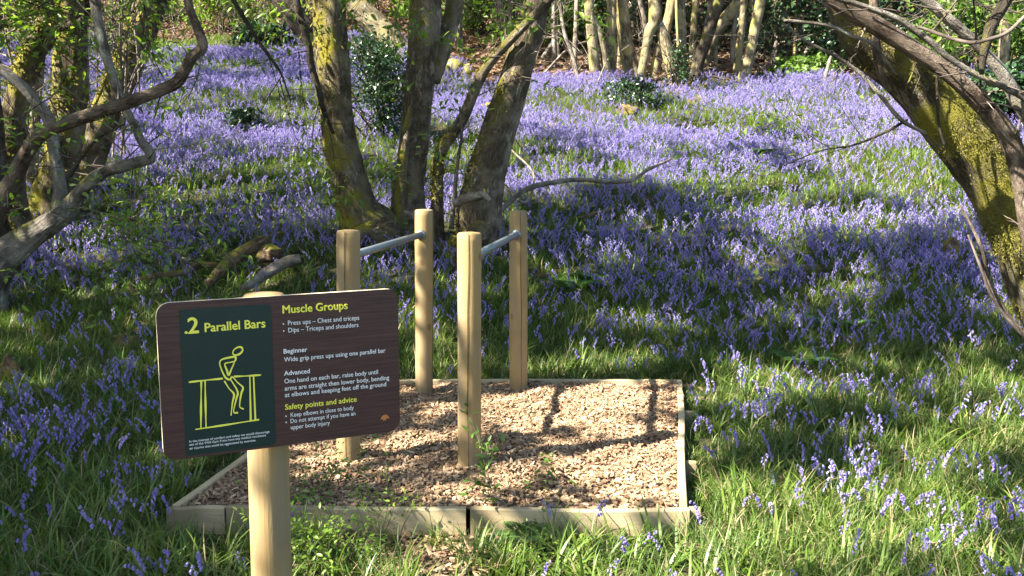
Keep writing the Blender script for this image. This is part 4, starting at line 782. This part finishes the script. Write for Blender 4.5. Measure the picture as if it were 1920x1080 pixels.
fallen('fallen_branch', [(1085, 425, 5, .1), (1120, 420, 8, .12), (1160, 408, 5, .12)], 'log', 'reddish bark piece lying under the long crooked branch', 'branch', 8)
for i, (p0, p1, w_, lab) in enumerate([((1018, 108), (1105, 82), 8, 'thick pale arched branch left of the far row'), ((1020, 138), (1165, 98), 4, 'thin dark bowed twig crossing the far stems'), ((1120, 158), (1180, 135), 3, 'pale stick propped at the foot of the far stems'),
        ((1440, 120), (1495, 112), 4, 'pale stick lying on the brown bank below the holly'), ((1490, 135), (1560, 118), 6, 'grey branch on the brown bank left of the leaning tree'), ((1545, 152), (1578, 135), 6, 'short pale branch at the field edge by the leaning tree'), ((1600, 140), (1700, 90), 5, 'dead branch behind the leaning mossy trunk')]):
    (a_, b_), (c_, d_) = p0, p1; fallen('fallen_branch', [(a_, b_ + 12, w_, .15), ((a_ * 2 + c_) / 3, (b_ * 2 + d_) / 3 + 4, w_, .5), ((a_ + c_ * 2) / 3, (b_ + d_ * 2) / 3 + 4, w_ * .8, .5), (c_, d_ + 10, w_ * .5, .3)], 'dead', lab, 'branch', 8, .1)
m = MB(); nodes = []
for i in range(150):
    g = G(R.uniform(980, 1900), R.uniform(20, 150)); twigs(m, (g.x, g.y, g.z), (R.gauss(0, 1), R.gauss(0, .6), R.uniform(.1, .9)), R.uniform(.6, 1.8), .014, 1, nodes, .05, .3, 4)
for i in range(60):
    g = G(R.uniform(0, 560), R.uniform(10, 90)); twigs(m, (g.x, g.y, g.z), (R.gauss(0, .4), R.gauss(0, .4), 1), R.uniform(1, 2.5), .014, 1, nodes, 0, .25, 4)
tag(m.build('brushwood', M['dead']), 'tangle of dead sticks and brushwood on the far wood floor', 'brushwood', None, 'stuff')

# ------------------------------------------------------------------ ferns, weeds, sapling in the foreground
def fern(px, py, s_, lab):
    g = np.array(G(px, py)); o = empty('fern', g, lab, 'fern')
    for k in range(7):
        a_ = k * .9 + R.random(); d = np.array([math.cos(a_), math.sin(a_), 0]); n_ = 16; P = []; D = []; Ls = []; stem = []
        for i in range(n_):
            t = i / (n_ - 1); p = g + d * s_ * t * .9 + np.array([0, 0, s_ * (.75 * t - .5 * t * t) + .02]); stem.append(p)
            if i > 1:
                for sd in (-1, 1):
                    sx = np.array([-d[1], d[0], 0]) * sd; P.append(p); D.append(sx + d * .35); Ls.append(s_ * .3 * math.sin(math.pi * min(1, .25 + t * .75)) + .01)
        V, Fq = leaves(P, D, np.array([[0, 0, 1.]] * len(P)), Ls, np.array(Ls) * .26); m = MB(); m.add(V, Fq)
        V, Fq, A = tube(stem, np.linspace(.004, .001, n_), 4, None, capend=False); m.add(V, Fq)
        m.build('frond', M['fern'], o)
fern(1075, 548, .42, 'pale green fern right of the far right post in shade'); fern(1130, 535, .35, 'small fern uphill of the pale green fern'); fern(1575, 622, .4, 'fern growing over the dark mossy stump in the shaded grass'); fern(1505, 690, .3, 'small fern in shaded grass downhill of the dark stump'); fern(985, 1020, .16, 'tiny fern in front of the edging board joint'); fern(1415, 300, .5, 'fern in the sunlit bluebells under the hanging dark twig')
def weed(px, py, rad, n_, h_, leaf, lab, name='weed_patch', cat='weeds', mat='fresh'):
    g = np.array(G(px, py)); o = empty(name, g, lab, cat); m = MB(); nodes = []
    for i in range(n_):
        q_ = g + np.array([R.gauss(0, rad * .5), R.gauss(0, rad * .35), 0]); q_[2] = H(q_[0], q_[1]); twigs(m, q_, (R.gauss(0, .45), R.gauss(0, .45), 1), R.uniform(.5, 1.2) * h_, .0022, 1, nodes, .03, .4, 4)
    m.build('stem', M['twig'], o); V, Fq = leafset(nodes, 3, leaf, .02, True, .5); link('foliage', mesh('foliage', V, Fq, M[mat], None, True), o)
weed(575, 975, .16, 16, .30, .032, 'taller leafy weed clump against the front board right of the sign post', mat='canopy')
weed(600, 1062, .22, 34, .20, .030, 'bright green weed patch at the foot of the sign post')
weed(690, 1010, .13, 14, .24, .026, 'sparse yellow green weed before the front board'); weed(1010, 1075, .2, 10, .12, .026, 'low weeds at the bottom edge below the board joint')
weed(948, 985, .03, 4, .42, .055, 'lone small sapling with dark leaves before the edging board joint', 'sapling', 'sapling', 'canopy')

# ------------------------------------------------------------------ grass, bluebells, litter
def blade_strip(m, p, az, L, wd, lean, curl, k=5, mi=0):
    d = np.array([math.cos(az), math.sin(az), 0]); s_ = np.array([-d[1], d[0], 0]); V = []; pos = np.array(p, float); a_ = math.pi / 2 - lean
    for i in range(k + 1):
        t = i / k; w_ = wd * (1 - t ** 2.2) * (.75 + .5 * min(t * 3, 1) * (1 - t)) * .5 + .0004
        V += [pos + s_ * w_ + np.array([0, 0, w_ * .35]), pos - s_ * w_ + np.array([0, 0, w_ * .35])]
        pos = pos + (d * math.cos(a_) + np.array([0, 0, math.sin(a_)])) * L / k; a_ -= curl / k * (0.5 + t)
    i2 = np.arange((k + 1) * 2).reshape(k + 1, 2); m.add(V, np.stack([i2[:-1, 0], i2[:-1, 1], i2[1:, 1], i2[1:, 0]], -1), m=mi)
def tuft(name, n_, L, wd, rad, lean, curl, mats, dry=0.0):
    m = MB()
    for i in range(n_):
        blade_strip(m, (R.gauss(0, rad), R.gauss(0, rad), -.01), R.uniform(0, 6.28), L * R.uniform(.55, 1.2), wd * R.uniform(.7, 1.3), abs(R.gauss(lean, .2)), R.uniform(.3, 1) * curl, 5, 1 if R.random() < dry else 0)
    return mesh(name, np.concatenate(m.V), m.F, mats, np.concatenate(m.M), True)
grassP = [tuft('grass_tuft', 16, .20, .0055, .035, .35, 1.5, [M['grass'], M['dry']], .14) for _ in range(4)] + [tuft('grass_tuft', 12, .27, .006, .04, .45, 2.2, [M['grass'], M['dry']], .2) for _ in range(3)]
strapP = [tuft('bluebell_leaves', 8, .27, .013, .022, .5, 1.7, [M['strap'], M['dry']], .04) for _ in range(4)]
def bluebell_mesh(nb, h_, lod=6):
    ms = MB(); mf = MB(); az = R.uniform(0, 6.28); d = np.array([math.cos(az), math.sin(az), 0]); P = []; k = 9
    for i in range(k):
        t = i / (k - 1); P.append(d * (.17 * max(0, t - .5) ** 1.6 * h_ / .3 + .015 * t) + np.array([0, 0, h_ * (t - .5 * max(0, t - .70) ** 1.5)]))
    P = np.array(P); V, Fq, A = tube(P, np.linspace(.0026, .0012, k), 5, None, capend=False); ms.add(V, Fq)
    for j in range(nb):
        t = .62 + .38 * j / max(1, nb - 1); p = np.array([np.interp(t, np.linspace(0, 1, k), P[:, c]) for c in range(3)])
        ang = az + R.gauss(0, .85); o = np.array([math.cos(ang), math.sin(ang), 0]); q_ = p + o * R.uniform(.010, .018) + np.array([0, 0, .003]); ax = o * R.uniform(.3, .7) + np.array([0, 0, -1.]); ax /= np.linalg.norm(ax)
        L = .0175 * (1.15 - .45 * (j / nb)); V, Fq, A = tube([p, (p + q_) / 2 + [0, 0, .003], q_], .0008, 3, None, capend=False); ms.add(V, Fq)
        V, Fq, A = tube([q_, q_ + ax * L * .12, q_ + ax * L * .65, q_ + ax * L * .88, q_ + ax * L + [0, 0, .0015]], [.0014, .0044, .0052, .0066, .0104], lod, None, capend=False)
        V = V.reshape(5, lod, 3); V[4, ::2] = V[4, ::2] * .5 + V[3, ::2] * .5; mf.add(V.reshape(-1, 3), Fq)
    return ms, mf
protoS, protoF, protoJ = [], [], []
for i in range(7):
    s_, f_ = bluebell_mesh(R.randint(6, 11), R.uniform(.24, .33))
    protoS.append(mesh('bluebell', np.concatenate(s_.V), s_.F, M['stalk'])); protoF.append(mesh('flower_head', np.concatenate(f_.V), f_.F, M['petal']))
    j_ = MB(); j_.add(np.concatenate(s_.V), s_.F, m=0); j_.add(np.concatenate(f_.V), f_.F, m=1); protoJ.append(mesh('bluebell', np.concatenate(j_.V), j_.F, [M['stalk'], M['petal']], np.concatenate(j_.M)))
def pts_in(y0, y1, dens, marg=1.0):
    A_ = 0.5 * (1.12 * (y0 + y1) + 4 * marg) * (y1 - y0); n_ = int(A_ * dens); y_ = np.sqrt(NR.uniform(y0 ** 2, y1 ** 2, n_)); x_ = NR.uniform(-1, 1, n_) * (.56 * y_ + marg)
    return x_, y_
def vn(x, y, s_, o=0.0):                     # cheap smooth noise 0..1
    return .5 + .25 * (np.sin(x * s_ + 1.7 * np.sin(y * s_ * .8 + o) + o) + np.sin(y * s_ * 1.3 + 1.3 * np.sin(x * s_ * .7 - o) + 2 * o)) * 1.0
SOLID = [(-.69, 2.541, .07)] + [(p[0], p[1], .07) for p, _, _ in PO.values()]
def keep(x, y, kind):
    px, py, _ = proj(np.c_[x, y, hgt(x, y)]); ok = ~in_bed(x, y, .045)
    for (sx, sy, sr) in SOLID: ok &= (x - sx) ** 2 + (y - sy) ** 2 > sr ** 2
    bare = np.exp(-((px - 765) / 120) ** 2 - ((py - 1045) / 70) ** 2) + .8 * np.exp(-((px - 1510) / 80) ** 2 - ((py - 590) / 18) ** 2) + .8 * np.exp(-((px - 240) / 40) ** 2 - ((py - 640) / 22) ** 2) + np.exp(-((px - 800) / 120) ** 2 - ((py - 455) / 22) ** 2)
    ok &= NR.random(len(x)) > bare * .95
    bd = boundary(x, y); ok &= y < bd + NR.normal(0, .35, len(x))
    return ok, px, py
def place(kind, zones):
    X, Y = [], []
    for (y0, y1, dn, marg) in zones:
        x, y = pts_in(y0, y1, dn, marg); ok, px, py = keep(x, y, kind); r_ = NR.random(len(x))
        if kind == 'bell':
            f_ = np.clip((vn(x, y, .9, 1.0) - .16) * 1.7, .16, 1) * np.clip(.35 + vn(x, y, 2.6, 3.0), 0, 1)
            near = (y < 6.9); f_ = np.where(near, f_ * np.where(x > 0, .42, .55) * np.clip(vn(x, y, 7.0, 2.0) * 2.2 - .35, .1, 1.2), f_); f_ = np.where((y > 7) & (y < 11) & (px > 1050), np.maximum(f_, .55), f_); f_ = np.where((y > 6.3) & (y < 7.4) & (x > -1.3) & (x < 1.6), f_ * .35, f_)
            f_ = np.where((y < 4) & (np.abs(x + .3) < 1.15), f_ * .45, f_); f_ = np.where((x < -1.0) & (y < 5.5), f_ * 1.9 + .08, f_); f_ = np.where((px > 370) & (px < 585) & (py > 485) & (py < 590), f_ * .12, f_); f_ = np.where((py > 380) & (py < 450) & (np.abs(px - 1050) < 200), f_ * .45, f_); f_ = np.where((px > 380) & (px < 1100) & (y < 11) & (y > 6.5), f_ * .6, f_)
            f_ = np.where((px < 430) & (y > 27.5), f_ * .15, f_); f_ = np.where((px > 250) & (px < 460) & (py > 60) & (py < 100), 0, f_)
            ok &= r_ < f_
        elif kind == 'grass':
            f_ = np.where(y < 9, 1, np.clip(1.2 - vn(x, y, .9, 1.0) * 1.3, .12, 1)); f_ = np.where((y < 4) & (np.abs(x + .3) < 1.1), f_ * .45, f_); ok &= r_ < f_
        X.append(x[ok]); Y.append(y[ok])
    return np.concatenate(X), np.concatenate(Y)
def tilt(n_, s_=.12): return np.c_[NR.normal(0, s_, n_), NR.normal(0, s_, n_), NR.uniform(0, 6.28, n_)]
x, y = place('grass', [(1.9, 4.5, 330, 1.8), (4.5, 8.5, 290, 1.6), (8.5, 14, 60, 1), (14, 31, 20, 1)]); n_ = len(x)
sc = NR.uniform(.5, 1.0, n_) * np.where(y > 9, 1.0, .9) * np.where(in_bed(x, y, .25), .75, 1)
tag(gn_scatter('grass', grassP, np.c_[x, y, hgt(x, y) - .01], tilt(n_), sc, NR.integers(0, 7, n_)), 'green woodland grass growing between the bluebells', 'grass', None, 'stuff')
x, y = place('strap', [(1.9, 4.5, 80, 1.8), (4.5, 8.5, 45, 1.6), (8.5, 15, 42, 1), (15, 31, 24, 1)]); n_ = len(x)
tag(gn_scatter('bluebell_leaves', strapP, np.c_[x, y, hgt(x, y) - .01], tilt(n_), NR.uniform(.6, 1.0, n_) * np.where(in_bed(x, y, .2), .6, 1), NR.integers(0, 4, n_)), 'strap shaped bluebell leaves carpeting the woodland slope', 'leaves', None, 'stuff')
x, y = place('bell', [(2.0, 4.5, 150, 1.8), (4.5, 8.5, 175, 1.6), (8.5, 15, 320, 1), (15, 31, 270, 1)])
z = hgt(x, y); sc = NR.uniform(.6, 1.0, len(x)); px, py, _ = proj(np.c_[x, y, z + .25])
vis = (px > 5) & (px < 1915) & (py < 1085); order = np.argsort(np.where(vis, y, 999)); near = order[:300]; rest = order[300:]
ROT = tilt(len(x), .14)
tag(gn_scatter('bluebells', protoJ, np.c_[x, y, z - .01][rest], ROT[rest], sc[rest] * np.where(y[rest] > 14, 1.12, 1), NR.integers(0, 7, len(rest))), 'carpet of violet bluebells covering the woodland slope', 'bluebells', None, 'stuff')
for i in near:
    k = R.randrange(7); o = link('bluebell', protoS[k]); o.location = (x[i], y[i], z[i] - .01); s_ = sc[i]; o.scale = (s_, s_, s_); o.rotation_euler = ROT[i]
    f_ = bpy.data.objects.new('flower_head', protoF[k]); C.objects.link(f_); f_.parent = o
    if x[i] > .8 and x[i] < 1.45: lab, gr = 'violet bluebell close beside the right edging board and its pegs', 'bluebells by the right edging board'
    elif x[i] > .8 and y[i] < 3.35: lab, gr = 'violet bluebell in the sunlit grass of the bottom right corner', 'bluebells in the bottom right corner'
    elif x[i] > .8: lab, gr = 'violet bluebell in open grass between the chip bed and leaning tree', 'bluebells between bed and leaning tree'
    elif x[i] < -1.1 and y[i] < 3.2: lab, gr = 'violet bluebell low in the dark grass of the bottom left corner', 'bluebells in the bottom left corner'
    elif x[i] < -1.1: lab, gr = 'violet bluebell in shaded grass left of the sign board', 'bluebells left of the sign'
    else: lab, gr = 'violet bluebell standing in front of the bed\'s front edging board', 'bluebells before the front board'
    tag(o, lab, 'bluebell', gr)
def dl(i):
    n_ = 6; Ls = [R.uniform(.06, .12) for _ in range(n_)]; V, Fq = leaves([(R.gauss(0, .06), R.gauss(0, .06), R.uniform(0, .03)) for _ in range(n_)], NR.normal(0, 1, (n_, 3)) * [1, 1, .3], NR.normal(0, .4, (n_, 3)) + [0, 0, 1], Ls, np.array(Ls) * .5, True, .3)
    return mesh('dead_leaf', V, Fq, M['deadleaf'], None, False)
DL = [dl(i) for i in range(5)]
x, y = pts_in(20, 47, 24, 1); ok = y > boundary(x, y) - .3; x, y = x[ok], y[ok]; x2, y2 = pts_in(2, 9, 5, .5); ok = ~in_bed(x2, y2, .05); x = np.r_[x, x2[ok]]; y = np.r_[y, y2[ok]]; n_ = len(x)
sc = np.where(y > 15, NR.uniform(1.0, 1.9, n_), NR.uniform(.5, .8, n_))
tag(gn_scatter('leaf_litter', DL, np.c_[x, y, hgt(x, y) + .01], tilt(n_, .1), sc, NR.integers(0, 5, n_)), 'brown fallen leaves littering the ground under the far stems', 'leaf litter', None, 'stuff')
ng = 900; gx = NR.normal(-.42, .22, ng); gy = NR.normal(3.62, .16, ng); ok = (gy < 3.93); gx, gy = gx[ok], gy[ok]; n_ = len(gx)
tag(gn_scatter('spilled_chips', chip_ms, np.c_[gx, gy, hgt(gx, gy) + NR.uniform(.004, .02, n_)], tilt(n_, .3), NR.uniform(.6, 1.3, n_), NR.integers(0, 9, n_)), 'wood chips spilled on bare soil before the front board', 'wood chips', None, 'stuff')
